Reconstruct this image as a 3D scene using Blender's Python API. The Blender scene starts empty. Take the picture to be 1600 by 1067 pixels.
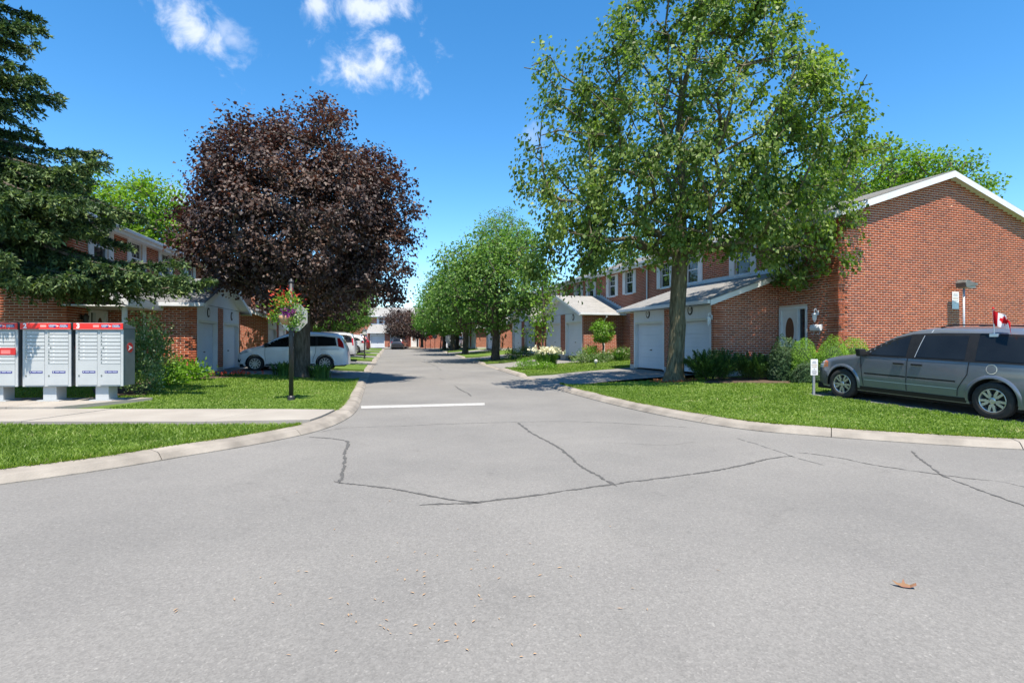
import bpy, bmesh, math, random
import numpy as np
from mathutils import Vector, Matrix

random.seed(7)
rng = np.random.default_rng(11)
SC = bpy.context.scene
COL = SC.collection
R = math.radians

# ---------------------------------------------------------------- camera
CAMZ = 1.55
FPX = 850.0                       # focal length in pixels of a 1600 px wide frame
cam_d = bpy.data.cameras.new('camera')
cam_d.sensor_width = 36.0
cam_d.lens = FPX / 1600.0 * 36.0
cam_d.clip_start = 0.05
cam_d.clip_end = 6000.0
cam = bpy.data.objects.new('camera', cam_d)
COL.objects.link(cam)
cam.location = (0, 0, CAMZ)
cam.rotation_euler = (R(90), 0, 0)
SC.camera = cam

# ---------------------------------------------------------------- sky, sun, exposure
SUN_EL, SUN_HEAD = 67.5, -13.5     # elevation; heading of the light's travel, degrees right of +Y
hx, hy = math.sin(R(SUN_HEAD)), math.cos(R(SUN_HEAD))
light_dir = Vector((hx * math.cos(R(SUN_EL)), hy * math.cos(R(SUN_EL)), -math.sin(R(SUN_EL))))
world = bpy.data.worlds.new('World')
SC.world = world
world.use_nodes = True
wn, wl = world.node_tree.nodes, world.node_tree.links
wn.clear()
w_out = wn.new('ShaderNodeOutputWorld')
w_bg = wn.new('ShaderNodeBackground')
w_bg.inputs['Strength'].default_value = 0.105
wl.new(w_bg.outputs[0], w_out.inputs[0])
sky = wn.new('ShaderNodeTexSky')
sky.sky_type = 'NISHITA'
sky.sun_disc = False
sky.sun_elevation = R(SUN_EL)
sky.sun_rotation = math.atan2(-hx, -hy)
sky.altitude = 100
sky.air_density = 0.85
sky.dust_density = 0.0
sky.ozone_density = 2.2
w_tint = wn.new('ShaderNodeHueSaturation')
w_tint.inputs['Saturation'].default_value = 1.3
w_tint.inputs['Value'].default_value = 1.24
w_tint.inputs['Hue'].default_value = 0.495
wl.new(sky.outputs[0], w_tint.inputs['Color'])


def px_dir(x, y):
    return Vector(((x - 800) / FPX, 1.0, (533.5 - y) / FPX)).normalized()


def build_clouds():
    tc = wn.new('ShaderNodeTexCoord')
    n1 = wn.new('ShaderNodeTexNoise')
    n1.inputs['Scale'].default_value = 21.0
    n1.inputs['Detail'].default_value = 7.0
    n1.inputs['Roughness'].default_value = 0.62
    n1.inputs['Distortion'].default_value = 0.35
    wl.new(tc.outputs['Generated'], n1.inputs['Vector'])
    nz = wn.new('ShaderNodeMath'); nz.operation = 'MULTIPLY_ADD'
    nz.inputs[1].default_value = 2.7
    nz.inputs[2].default_value = -1.42
    wl.new(n1.outputs['Fac'], nz.inputs[0])
    # (direction, half width, half height, roll in degrees, density)
    cl = [(px_dir(300, 40), .078, .042, -38, .95), (px_dir(365, 62), .045, .026, -25, .55),
          (px_dir(495, 8), .040, .030, -30, .9), (px_dir(578, 12), .078, .030, 8, 1.0),
          (px_dir(590, 102), .098, .050, 6, 1.1), (px_dir(272, 312), .03, .03, 0, .8),
          (px_dir(830, 215), .03, .035, 0, .35), (px_dir(1325, 122), .014, .006, 0, .5)]
    rr = random.Random(5)
    for k in range(16):                      # the same small clouds all round the sky
        az = R(60 + k * 15 + rr.uniform(-5, 5))
        el = R(rr.uniform(10, 55))
        d = Vector((math.sin(az) * math.cos(el), math.cos(az) * math.cos(el), math.sin(el)))
        cl.append((d, rr.uniform(.04, .1), rr.uniform(.025, .05), rr.uniform(-30, 30), rr.uniform(.7, 1.1)))
    acc = None
    for d, a, b, roll, dens in cl:
        az = math.atan2(d.x, d.y)
        el = math.asin(d.z)
        m = wn.new('ShaderNodeMapping')
        m.vector_type = 'TEXTURE'
        m.inputs['Location'].default_value = d
        M = Matrix.Rotation(-az, 3, 'Z') @ Matrix.Rotation(el, 3, 'X') @ Matrix.Rotation(R(-roll), 3, 'Y')
        m.inputs['Rotation'].default_value = M.to_euler()
        m.inputs['Scale'].default_value = (a, .6, b)
        wl.new(tc.outputs['Generated'], m.inputs['Vector'])
        ln = wn.new('ShaderNodeVectorMath'); ln.operation = 'LENGTH'
        wl.new(m.outputs[0], ln.inputs[0])
        s = wn.new('ShaderNodeMath'); s.operation = 'SUBTRACT'
        s.inputs[0].default_value = 1.0
        wl.new(ln.outputs['Value'], s.inputs[1])
        s2 = wn.new('ShaderNodeMath'); s2.operation = 'ADD'
        wl.new(s.outputs[0], s2.inputs[0]); wl.new(nz.outputs[0], s2.inputs[1])
        mr = wn.new('ShaderNodeMapRange'); mr.interpolation_type = 'SMOOTHSTEP'
        mr.inputs['From Min'].default_value = -0.05
        mr.inputs['From Max'].default_value = 1.05
        mr.inputs['To Max'].default_value = dens
        wl.new(s2.outputs[0], mr.inputs['Value'])
        if acc is None:
            acc = mr.outputs[0]
        else:
            mx = wn.new('ShaderNodeMath'); mx.operation = 'MAXIMUM'
            wl.new(acc, mx.inputs[0]); wl.new(mr.outputs[0], mx.inputs[1])
            acc = mx.outputs[0]
    cm = wn.new('ShaderNodeMath'); cm.operation = 'MINIMUM'
    cm.inputs[1].default_value = .93
    wl.new(acc, cm.inputs[0])
    mix = wn.new('ShaderNodeMix'); mix.data_type = 'RGBA'
    mix.inputs['B'].default_value = (4.3, 4.7, 5.6, 1)
    wl.new(cm.outputs[0], mix.inputs['Factor'])
    wl.new(w_tint.outputs[0], mix.inputs['A'])
    wl.new(mix.outputs['Result'], w_bg.inputs['Color'])


build_clouds()

sun_d = bpy.data.lights.new('sun', 'SUN')
sun_d.energy = 4.8
sun_d.angle = R(0.53)
sun_d.color = (1.0, 0.915, 0.79)
sun = bpy.data.objects.new('sun', sun_d)
COL.objects.link(sun)
sun.location = (0, 0, 40)
sun.rotation_euler = light_dir.to_track_quat('-Z', 'Y').to_euler()

SC.view_settings.view_transform = 'Standard'
SC.view_settings.look = 'None'
SC.view_settings.exposure = 1.05
SC.view_settings.gamma = 1.0
SC.view_settings.use_curve_mapping = False
SC.cycles.max_bounces = 6
SC.cycles.diffuse_bounces = 3
SC.cycles.transparent_max_bounces = 8
SC.cycles.use_denoising = True


# ---------------------------------------------------------------- materials
def nodes_of(name):
    m = bpy.data.materials.new(name)
    m.use_nodes = True
    nt = m.node_tree
    return m, nt.nodes, nt.links, nt.nodes['Principled BSDF']


def ramp(n, stops):
    r = n.new('ShaderNodeValToRGB')
    e = r.color_ramp.elements
    while len(e) < len(stops):
        e.new(0.5)
    for i, (p, c) in enumerate(stops):
        e[i].position = p
        e[i].color = (c[0], c[1], c[2], 1)
    return r


def pm(name, c1, c2=None, scale=6.0, rough=.7, bump=0.0, bscale=None, metal=0.0, spec=.5, coat=0.0, detail=5.0):
    """a plain procedural surface: two tones mixed by noise, optional fine relief"""
    m, n, l, b = nodes_of(name)
    c2 = c2 or tuple(v * .82 for v in c1)
    tc = n.new('ShaderNodeTexCoord')
    t = n.new('ShaderNodeTexNoise')
    t.inputs['Scale'].default_value = scale
    t.inputs['Detail'].default_value = detail
    l.new(tc.outputs['Object'], t.inputs['Vector'])
    r = ramp(n, [(.32, c1), (.72, c2)])
    l.new(t.outputs['Fac'], r.inputs[0])
    l.new(r.outputs[0], b.inputs['Base Color'])
    b.inputs['Roughness'].default_value = rough
    b.inputs['Metallic'].default_value = metal
    b.inputs['Specular IOR Level'].default_value = spec
    b.inputs['Coat Weight'].default_value = coat
    b.inputs['Coat Roughness'].default_value = .04
    if bump:
        t2 = n.new('ShaderNodeTexNoise')
        t2.inputs['Scale'].default_value = bscale or scale * 8
        t2.inputs['Detail'].default_value = 4
        l.new(tc.outputs['Object'], t2.inputs['Vector'])
        bp = n.new('ShaderNodeBump')
        bp.inputs['Strength'].default_value = bump
        bp.inputs['Distance'].default_value = .01
        l.new(t2.outputs['Fac'], bp.inputs['Height'])
        l.new(bp.outputs[0], b.inputs['Normal'])
    return m


BRICK_STOPS = [(0, (.240, .068, .036)), (.12, (.290, .077, .037)), (.45, (.352, .091, .039)), (.8, (.392, .104, .045)), (1, (.425, .120, .055))]


def brick_piece_mat(name, source):
    m, n, l, b = nodes_of(name)
    if source == 'object':
        s = n.new('ShaderNodeObjectInfo').outputs['Random']
    else:
        a = n.new('ShaderNodeAttribute'); a.attribute_name = 'rnd'
        s = a.outputs['Fac']
    r = ramp(n, BRICK_STOPS)
    l.new(s, r.inputs[0])
    g = n.new('ShaderNodeNewGeometry')
    t = n.new('ShaderNodeTexNoise'); t.inputs['Scale'].default_value = 38; t.inputs['Detail'].default_value = 6
    l.new(g.outputs['Position'], t.inputs['Vector'])
    t2 = n.new('ShaderNodeTexNoise'); t2.inputs['Scale'].default_value = .55; t2.inputs['Detail'].default_value = 4
    l.new(g.outputs['Position'], t2.inputs['Vector'])
    r2 = ramp(n, [(.3, (.74, .74, .74)), (.75, (1.18, 1.18, 1.18))])
    l.new(t.outputs['Fac'], r2.inputs[0])
    r3 = ramp(n, [(.3, (.86, .84, .84)), (.7, (1.1, 1.1, 1.1))])
    l.new(t2.outputs['Fac'], r3.inputs[0])
    x = n.new('ShaderNodeMix'); x.data_type = 'RGBA'; x.blend_type = 'MULTIPLY'; x.inputs['Factor'].default_value = 1
    l.new(r.outputs[0], x.inputs['A']); l.new(r2.outputs[0], x.inputs['B'])
    x2 = n.new('ShaderNodeMix'); x2.data_type = 'RGBA'; x2.blend_type = 'MULTIPLY'; x2.inputs['Factor'].default_value = 1
    l.new(x.outputs['Result'], x2.inputs['A']); l.new(r3.outputs[0], x2.inputs['B'])
    l.new(x2.outputs['Result'], b.inputs['Base Color'])
    b.inputs['Roughness'].default_value = .88
    b.inputs['Specular IOR Level'].default_value = .2
    bp = n.new('ShaderNodeBump'); bp.inputs['Strength'].default_value = .35; bp.inputs['Distance'].default_value = .006
    l.new(t.outputs['Fac'], bp.inputs['Height']); l.new(bp.outputs[0], b.inputs['Normal'])
    return m


BL, BH, BJ = .232, .066, .014      # brick length, height, joint


def brick_wall_mat(name):
    """brickwork too far off to pick out single bricks (wall local axes: x or y along, z up)"""
    m, n, l, b = nodes_of(name)
    tc = n.new('ShaderNodeTexCoord')
    sp = n.new('ShaderNodeSeparateXYZ'); l.new(tc.outputs['Object'], sp.inputs[0])
    ad = n.new('ShaderNodeMath'); ad.operation = 'ADD'
    l.new(sp.outputs['X'], ad.inputs[0]); l.new(sp.outputs['Y'], ad.inputs[1])
    cb = n.new('ShaderNodeCombineXYZ')
    l.new(ad.outputs[0], cb.inputs['X']); l.new(sp.outputs['Z'], cb.inputs['Y'])
    bt = n.new('ShaderNodeTexBrick')
    bt.offset = .5
    bt.inputs['Scale'].default_value = 1
    bt.inputs['Brick Width'].default_value = BL + BJ
    bt.inputs['Row Height'].default_value = BH + BJ
    bt.inputs['Mortar Size'].default_value = BJ / 2
    bt.inputs['Mortar Smooth'].default_value = .1
    bt.inputs['Bias'].default_value = 0
    bt.inputs['Color1'].default_value = (.36, .098, .055, 1)
    bt.inputs['Color2'].default_value = (.25, .070, .042, 1)
    bt.inputs['Mortar'].default_value = (.52, .40, .32, 1)
    l.new(cb.outputs[0], bt.inputs['Vector'])
    t2 = n.new('ShaderNodeTexNoise'); t2.inputs['Scale'].default_value = .8; t2.inputs['Detail'].default_value = 5
    l.new(tc.outputs['Object'], t2.inputs['Vector'])
    r3 = ramp(n, [(.3, (.82, .8, .8)), (.7, (1.12, 1.12, 1.12))])
    l.new(t2.outputs['Fac'], r3.inputs[0])
    x2 = n.new('ShaderNodeMix'); x2.data_type = 'RGBA'; x2.blend_type = 'MULTIPLY'; x2.inputs['Factor'].default_value = 1
    l.new(bt.outputs['Color'], x2.inputs['A']); l.new(r3.outputs[0], x2.inputs['B'])
    l.new(x2.outputs['Result'], b.inputs['Base Color'])
    b.inputs['Roughness'].default_value = .9
    b.inputs['Specular IOR Level'].default_value = .2
    bp = n.new('ShaderNodeBump'); bp.inputs['Strength'].default_value = .6; bp.inputs['Distance'].default_value = .006; bp.invert = True
    l.new(bt.outputs['Fac'], bp.inputs['Height']); l.new(bp.outputs[0], b.inputs['Normal'])
    return m


def leaf_mat(name, stops, trans=.35, tcol=None, rough=.5, spec=.3):
    m, n, l, b = nodes_of(name)
    a = n.new('ShaderNodeAttribute'); a.attribute_name = 'rnd'
    r = ramp(n, stops)
    l.new(a.outputs['Fac'], r.inputs[0])
    l.new(r.outputs[0], b.inputs['Base Color'])
    b.inputs['Roughness'].default_value = rough
    b.inputs['Specular IOR Level'].default_value = spec
    tr = n.new('ShaderNodeBsdfTranslucent')
    hs = n.new('ShaderNodeMix'); hs.data_type = 'RGBA'; hs.blend_type = 'MULTIPLY'; hs.inputs['Factor'].default_value = 1
    hs.inputs['B'].default_value = (*(tcol or (1.5, 1.7, .6)), 1)
    l.new(r.outputs[0], hs.inputs['A'])
    l.new(hs.outputs['Result'], tr.inputs['Color'])
    mx = n.new('ShaderNodeMixShader'); mx.inputs[0].default_value = trans
    l.new(b.outputs[0], mx.inputs[1]); l.new(tr.outputs[0], mx.inputs[2])
    l.new(mx.outputs[0], n['Material Output'].inputs['Surface'])
    return m


def asphalt_mat(name, g=.2, warm=1.0):
    m, n, l, b = nodes_of(name)
    ge = n.new('ShaderNodeNewGeometry')
    v = n.new('ShaderNodeTexVoronoi'); v.inputs['Scale'].default_value = 95
    l.new(ge.outputs['Position'], v.inputs['Vector'])
    r = ramp(n, [(0, (g * .82, g * .80, g * .765)), (.5, (g * .98, g * .955, g * .915)), (.85, (g * 1.1, g * 1.07, g * 1.02)), (1, (g * 1.42, g * 1.38, g * 1.31))])
    l.new(v.outputs['Color'], r.inputs[0])
    v2 = n.new('ShaderNodeTexNoise'); v2.inputs['Scale'].default_value = 26; v2.inputs['Detail'].default_value = 8; v2.inputs['Roughness'].default_value = .75
    l.new(ge.outputs['Position'], v2.inputs['Vector'])
    r1 = ramp(n, [(.34, (.88, .88, .88)), (.66, (1.1, 1.1, 1.1))])
    l.new(v2.outputs['Fac'], r1.inputs[0])
    t = n.new('ShaderNodeTexNoise'); t.inputs['Scale'].default_value = .33; t.inputs['Detail'].default_value = 7; t.inputs['Roughness'].default_value = .6
    l.new(ge.outputs['Position'], t.inputs['Vector'])
    r2 = ramp(n, [(.28, (.82, .82, .82)), (.72, (1.13, 1.12, 1.10 * warm))])
    l.new(t.outputs['Fac'], r2.inputs[0])
    x = n.new('ShaderNodeMix'); x.data_type = 'RGBA'; x.blend_type = 'MULTIPLY'; x.inputs['Factor'].default_value = 1
    l.new(r.outputs[0], x.inputs['A']); l.new(r1.outputs[0], x.inputs['B'])
    x1 = n.new('ShaderNodeMix'); x1.data_type = 'RGBA'; x1.blend_type = 'MULTIPLY'; x1.inputs['Factor'].default_value = 1
    # old patches and drips: blotches with their own edges
    t3 = n.new('ShaderNodeTexNoise'); t3.inputs['Scale'].default_value = 1.7; t3.inputs['Detail'].default_value = 9; t3.inputs['Roughness'].default_value = .72; t3.inputs['Distortion'].default_value = 1.2
    l.new(ge.outputs['Position'], t3.inputs['Vector'])
    r4 = ramp(n, [(.30, (.84, .84, .84)), (.40, (.97, .97, .97)), (.62, (1, 1, 1)), (.74, (1.07, 1.065, 1.06))])
    l.new(t3.outputs['Fac'], r4.inputs[0])
    l.new(x.outputs['Result'], x1.inputs['A']); l.new(r4.outputs[0], x1.inputs['B'])
    x2 = n.new('ShaderNodeMix'); x2.data_type = 'RGBA'; x2.blend_type = 'MULTIPLY'; x2.inputs['Factor'].default_value = 1
    l.new(x1.outputs['Result'], x2.inputs['A']); l.new(r2.outputs[0], x2.inputs['B'])
    l.new(x2.outputs['Result'], b.inputs['Base Color'])
    b.inputs['Roughness'].default_value = .92
    b.inputs['Specular IOR Level'].default_value = .25
    bp = n.new('ShaderNodeBump'); bp.inputs['Strength'].default_value = .3; bp.inputs['Distance'].default_value = .004
    l.new(v.outputs['Distance'], bp.inputs['Height']); l.new(bp.outputs[0], b.inputs['Normal'])
    return m


def lawn_mat(name):
    m, n, l, b = nodes_of(name)
    ge = n.new('ShaderNodeNewGeometry')
    t = n.new('ShaderNodeTexNoise'); t.inputs['Scale'].default_value = 1.3; t.inputs['Detail'].default_value = 8; t.inputs['Roughness'].default_value = .65
    l.new(ge.outputs['Position'], t.inputs['Vector'])
    r = ramp(n, [(.25, (.07, .125, .02)), (.5, (.10, .165, .026)), (.68, (.13, .19, .036)), (.85, (.18, .20, .07))])
    l.new(t.outputs['Fac'], r.inputs[0])
    t2 = n.new('ShaderNodeTexNoise'); t2.inputs['Scale'].default_value = 60; t2.inputs['Detail'].default_value = 4
    l.new(ge.outputs['Position'], t2.inputs['Vector'])
    r2 = ramp(n, [(.3, (.55, .55, .55)), (.7, (1.3, 1.3, 1.3))])
    l.new(t2.outputs['Fac'], r2.inputs[0])
    x = n.new('ShaderNodeMix'); x.data_type = 'RGBA'; x.blend_type = 'MULTIPLY'; x.inputs['Factor'].default_value = 1
    l.new(r.outputs[0], x.inputs['A']); l.new(r2.outputs[0], x.inputs['B'])
    l.new(x.outputs['Result'], b.inputs['Base Color'])
    b.inputs['Roughness'].default_value = .85
    b.inputs['Specular IOR Level'].default_value = .2
    bp = n.new('ShaderNodeBump'); bp.inputs['Strength'].default_value = .9; bp.inputs['Distance'].default_value = .03
    l.new(t2.outputs['Fac'], bp.inputs['Height']); l.new(bp.outputs[0], b.inputs['Normal'])
    return m


def shingle_mat(name, c):
    m, n, l, b = nodes_of(name)
    a = n.new('ShaderNodeAttribute'); a.attribute_name = 'rnd'
    r = ramp(n, [(0, tuple(v * .84 for v in c)), (.5, c), (1, tuple(v * 1.12 for v in c))])
    l.new(a.outputs['Fac'], r.inputs[0])
    ge = n.new('ShaderNodeNewGeometry')
    t = n.new('ShaderNodeTexNoise'); t.inputs['Scale'].default_value = 150; t.inputs['Detail'].default_value = 3
    l.new(ge.outputs['Position'], t.inputs['Vector'])
    r2 = ramp(n, [(.3, (.75, .75, .75)), (.7, (1.2, 1.2, 1.2))])
    l.new(t.outputs['Fac'], r2.inputs[0])
    x = n.new('ShaderNodeMix'); x.data_type = 'RGBA'; x.blend_type = 'MULTIPLY'; x.inputs['Factor'].default_value = 1
    l.new(r.outputs[0], x.inputs['A']); l.new(r2.outputs[0], x.inputs['B'])
    l.new(x.outputs['Result'], b.inputs['Base Color'])
    b.inputs['Roughness'].default_value = .9
    return m


def bark_mat(name, c1, c2):
    m, n, l, b = nodes_of(name)
    tc = n.new('ShaderNodeTexCoord')
    mp = n.new('ShaderNodeMapping'); mp.inputs['Scale'].default_value = (9, 9, 1.6)
    l.new(tc.outputs['Object'], mp.inputs['Vector'])
    t = n.new('ShaderNodeTexNoise'); t.inputs['Scale'].default_value = 1.6; t.inputs['Detail'].default_value = 9; t.inputs['Roughness'].default_value = .7; t.inputs['Distortion'].default_value = .6
    l.new(mp.outputs[0], t.inputs['Vector'])
    r = ramp(n, [(.3, tuple(v * .35 for v in c1)), (.48, c1), (.7, c2)])
    l.new(t.outputs['Fac'], r.inputs[0])
    l.new(r.outputs[0], b.inputs['Base Color'])
    b.inputs['Roughness'].default_value = .95
    b.inputs['Specular IOR Level'].default_value = .15
    bp = n.new('ShaderNodeBump'); bp.inputs['Strength'].default_value = 1.0; bp.inputs['Distance'].default_value = .05
    l.new(t.outputs['Fac'], bp.inputs['Height']); l.new(bp.outputs[0], b.inputs['Normal'])
    return m


def glass_mat(name, c=(.012, .014, .016), rough=.03, spec=.6):
    m, n, l, b = nodes_of(name)
    t = n.new('ShaderNodeTexNoise'); t.inputs['Scale'].default_value = 1.2
    tc = n.new('ShaderNodeTexCoord'); l.new(tc.outputs['Object'], t.inputs['Vector'])
    r = ramp(n, [(.3, c), (.7, tuple(v * 2.4 for v in c))])
    l.new(t.outputs['Fac'], r.inputs[0]); l.new(r.outputs[0], b.inputs['Base Color'])
    b.inputs['Roughness'].default_value = rough
    b.inputs['Specular IOR Level'].default_value = spec
    return m


M = {}
M['mortar'] = pm('mortar', (.61, .485, .385), (.53, .42, .33), 3, .95, .3, 60)
M['brick_obj'] = brick_piece_mat('brick', 'object')
M['brick_join'] = brick_piece_mat('bricks_joined', 'attr')
M['brickwall'] = brick_wall_mat('brickwork')
M['white'] = pm('white_paint', (.66, .675, .69), (.59, .605, .62), 2.5, .5, .05, 30)
M['door_white'] = pm('garage_door_paint', (.62, .655, .70), (.56, .59, .63), 1.2, .5, .05, 20)
M['cream'] = pm('cream_trim', (.60, .60, .52), (.54, .54, .47), 2, .55)
M['flash'] = pm('metal_flashing', (.50, .55, .60), (.42, .47, .52), 4, .4, metal=.25)
M['soffit'] = pm('soffit', (.72, .72, .72), (.66, .66, .66), 2, .6)
M['concrete'] = pm('concrete', (.31, .285, .25), (.245, .222, .194), 1.1, .93, .5, 55, detail=9)
M['kerbc'] = pm('kerb_concrete', (.295, .265, .228), (.16, .143, .122), 2.2, .93, .6, 45, detail=10)
M['found'] = pm('foundation_concrete', (.45, .43, .40), (.36, .34, .31), 2, .95, .4)
M['asphalt'] = asphalt_mat('asphalt', .185)
M['drive'] = asphalt_mat('driveway_asphalt', .215, 1.0)
M['crack'] = pm('crack_sealant', (.055, .054, .052), (.10, .097, .092), 30, .9)
M['crackthin'] = pm('hairline_crack', (.11, .108, .104), (.16, .157, .15), 30, .95)
M['line'] = pm('road_paint', (.40, .395, .38), (.27, .265, .255), 14, .85, .3, 60, detail=9)
M['lawn'] = lawn_mat('lawn')
M['soil'] = pm('soil', (.10, .065, .04), (.055, .035, .022), 9, .98, .8, 40)
M['mulch'] = pm('mulch', (.28, .10, .035), (.16, .055, .02), 30, .98, .9, 60)
M['glass'] = glass_mat('window_glass')
M['cglass'] = glass_mat('tinted_car_glass', (.006, .007, .008), .02, .38)
M['black'] = pm('black_metal', (.018, .018, .02), (.028, .028, .03), 8, .45)
M['blackpl'] = pm('black_plastic', (.010, .0105, .012), (.015, .0155, .017), 12, .5, spec=.3)
M['rubber'] = pm('tyre_rubber', (.016, .016, .016), (.028, .027, .026), 12, .85)
M['alloy'] = pm('alloy', (.56, .56, .56), (.48, .48, .48), 6, .32, metal=.75)
M['well'] = pm('wheel_well', (.006, .006, .006), (.009, .009, .009), 6, .95)
M['roof_r'] = shingle_mat('light_grey_shingles', (.27, .265, .255))
M['roof_l'] = shingle_mat('dark_grey_shingles', (.17, .175, .183))
M['bark_linden'] = bark_mat('linden_bark', (.12, .105, .066), (.235, .21, .14))
M['bark_dark'] = bark_mat('dark_bark', (.085, .07, .055), (.15, .13, .105))
M['bark_grey'] = bark_mat('grey_bark', (.14, .12, .095), (.24, .215, .18))


# ---------------------------------------------------------------- mesh helpers
class MB:
    """collects faces; build() links them as one mesh object"""

    def __init__(self):
        self.v, self.f, self.a = [], [], []

    def add(self, vs, fs, att=None):
        o = len(self.v)
        self.v.extend([tuple(p) for p in vs])
        for f in fs:
            self.f.append(tuple(i + o for i in f))
            self.a.append(att if att is not None else 0.5)
        return self

    def box(self, x0, x1, y0, y1, z0, z1, mtx=None, att=None):
        vs = [Vector(p) for p in ((x0, y0, z0), (x1, y0, z0), (x1, y1, z0), (x0, y1, z0), (x0, y0, z1), (x1, y0, z1), (x1, y1, z1), (x0, y1, z1))]
        if mtx is not None:
            vs = [mtx @ p for p in vs]
        return self.add(vs, [(3, 2, 1, 0), (4, 5, 6, 7), (0, 1, 5, 4), (1, 2, 6, 5), (2, 3, 7, 6), (3, 0, 4, 7)], att)

    def poly(self, pts, att=None):
        return self.add(pts, [tuple(range(len(pts)))], att)

    def prism(self, pts, off):
        """closed solid: polygon pts swept by vector off"""
        n = len(pts)
        off = Vector(off)
        vs = [Vector(p) for p in pts] + [Vector(p) + off for p in pts]
        fs = [tuple(range(n - 1, -1, -1)), tuple(range(n, 2 * n))] + [(i, (i + 1) % n, n + (i + 1) % n, n + i) for i in range(n)]
        return self.add(vs, fs)

    def tube(self, pts, rad, n=8, cap=True):
        pts = [Vector(p) for p in pts]
        if not hasattr(rad, '__len__'):
            rad = [rad] * len(pts)
        vs, fs = [], []
        ref = None
        for i, p in enumerate(pts):
            d = (pts[min(i + 1, len(pts) - 1)] - pts[max(i - 1, 0)])
            d = d.normalized() if d.length > 1e-9 else Vector((0, 0, 1))
            if ref is None:
                ref = d.orthogonal().normalized()
            else:
                ref = (ref - d * ref.dot(d))
                ref = ref.normalized() if ref.length > 1e-6 else d.orthogonal().normalized()
            q = d.cross(ref)
            for k in range(n):
                a = 2 * math.pi * k / n
                vs.append(p + (ref * math.cos(a) + q * math.sin(a)) * rad[i])
        for i in range(len(pts) - 1):
            for k in range(n):
                k2 = (k + 1) % n
                fs.append((i * n + k, i * n + k2, (i + 1) * n + k2, (i + 1) * n + k))
        if cap:
            fs.append(tuple(range(n - 1, -1, -1)))
            fs.append(tuple((len(pts) - 1) * n + k for k in range(n)))
        return self.add(vs, fs)

    def lathe(self, prof, n=24, mtx=None):
        """prof: (radius, height) pairs round local z"""
        vs, fs = [], []
        for r, h in prof:
            for k in range(n):
                a = 2 * math.pi * k / n
                p = Vector((r * math.cos(a), r * math.sin(a), h))
                vs.append(mtx @ p if mtx is not None else p)
        for i in range(len(prof) - 1):
            for k in range(n):
                k2 = (k + 1) % n
                fs.append((i * n + k, i * n + k2, (i + 1) * n + k2, (i + 1) * n + k))
        fs.append(tuple(range(n - 1, -1, -1)))
        fs.append(tuple((len(prof) - 1) * n + k for k in range(n)))
        return self.add(vs, fs)

    def build(self, name, mat, parent=None, smooth=False, normals=True, bevel=0.0, rnd=False):
        me = bpy.data.meshes.new(name)
        me.from_pydata(self.v, [], self.f)
        if normals or bevel:
            bm = bmesh.new(); bm.from_mesh(me)
            if bevel:
                bmesh.ops.remove_doubles(bm, verts=bm.verts, dist=1e-5)
                bmesh.ops.bevel(bm, geom=[e for e in bm.edges if len(e.link_faces) == 2 and e.calc_face_angle(0) > .5], offset=bevel, segments=2, affect='EDGES', profile=.6)
            bmesh.ops.recalc_face_normals(bm, faces=bm.faces)
            bm.to_mesh(me); bm.free()
        if rnd:
            at = me.attributes.new('rnd', 'FLOAT', 'FACE')
            at.data.foreach_set('value', np.array(self.a, dtype=np.float32))
        if smooth:
            me.polygons.foreach_set('use_smooth', [True] * len(me.polygons))
        return link(name, me, mat, parent)


def link(name, me, mat, parent=None):
    if mat is not None and not me.materials:
        me.materials.append(M[mat] if isinstance(mat, str) else mat)
    o = bpy.data.objects.new(name, me)
    COL.objects.link(o)
    if parent is not None:
        o.parent = parent
    return o


def tag(o, label=None, cat=None, group=None, kind=None):
    if label: o['label'] = label
    if cat: o['category'] = cat
    if group: o['group'] = group
    if kind: o['kind'] = kind
    return o


def empty(name, loc, rz=0, label=None, cat=None, group=None):
    o = bpy.data.objects.new(name, None)
    o.empty_display_size = .3
    COL.objects.link(o)
    o.location = loc
    o.rotation_euler = (0, 0, rz)
    return tag(o, label, cat, group)


def copy_tree(o, parent=None):
    c = o.copy()
    COL.objects.link(c)
    c.parent = parent
    for ch in list(o.children):
        copy_tree(ch, c)
    return c


def tri_mesh(name, verts, faces, rnd, mat, parent=None, smooth=False):
    """numpy vertices (N,3), faces (F,k) and one random number per face -> one mesh object"""
    me = bpy.data.meshes.new(name)
    nv, nf, k = len(verts), len(faces), faces.shape[1]
    me.vertices.add(nv)
    me.vertices.foreach_set('co', np.ascontiguousarray(verts, dtype=np.float32).ravel())
    me.loops.add(nf * k)
    me.loops.foreach_set('vertex_index', np.ascontiguousarray(faces, dtype=np.int32).ravel())
    me.polygons.add(nf)
    me.polygons.foreach_set('loop_start', np.arange(0, nf * k, k, dtype=np.int32))
    at = me.attributes.new('rnd', 'FLOAT', 'FACE')
    at.data.foreach_set('value', np.ascontiguousarray(rnd, dtype=np.float32))
    if smooth:
        me.polygons.foreach_set('use_smooth', np.ones(nf, dtype=bool))
    me.update(calc_edges=True)
    return link(name, me, mat, parent)


def text_mesh(name, s, size, mat, parent, mtx, align='CENTER', depth=.001, bold=0.0):
    cu = bpy.data.curves.new(name, 'FONT')
    cu.body = s
    cu.size = size
    cu.align_x = align
    cu.align_y = 'CENTER'
    cu.extrude = depth
    cu.offset = bold
    cu.resolution_u = 2
    to = bpy.data.objects.new(name, cu)
    COL.objects.link(to)
    bpy.context.view_layer.update()
    me = bpy.data.meshes.new_from_object(to.evaluated_get(bpy.context.evaluated_depsgraph_get()))
    bpy.data.objects.remove(to)
    bpy.data.curves.remove(cu)
    me.transform(mtx)
    me.materials.clear()
    return link(name, me, mat, parent)


def at_px(x, y, Y):
    return Vector(((x - 800) / FPX * Y, Y, CAMZ + (533.5 - y) / FPX * Y))


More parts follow.
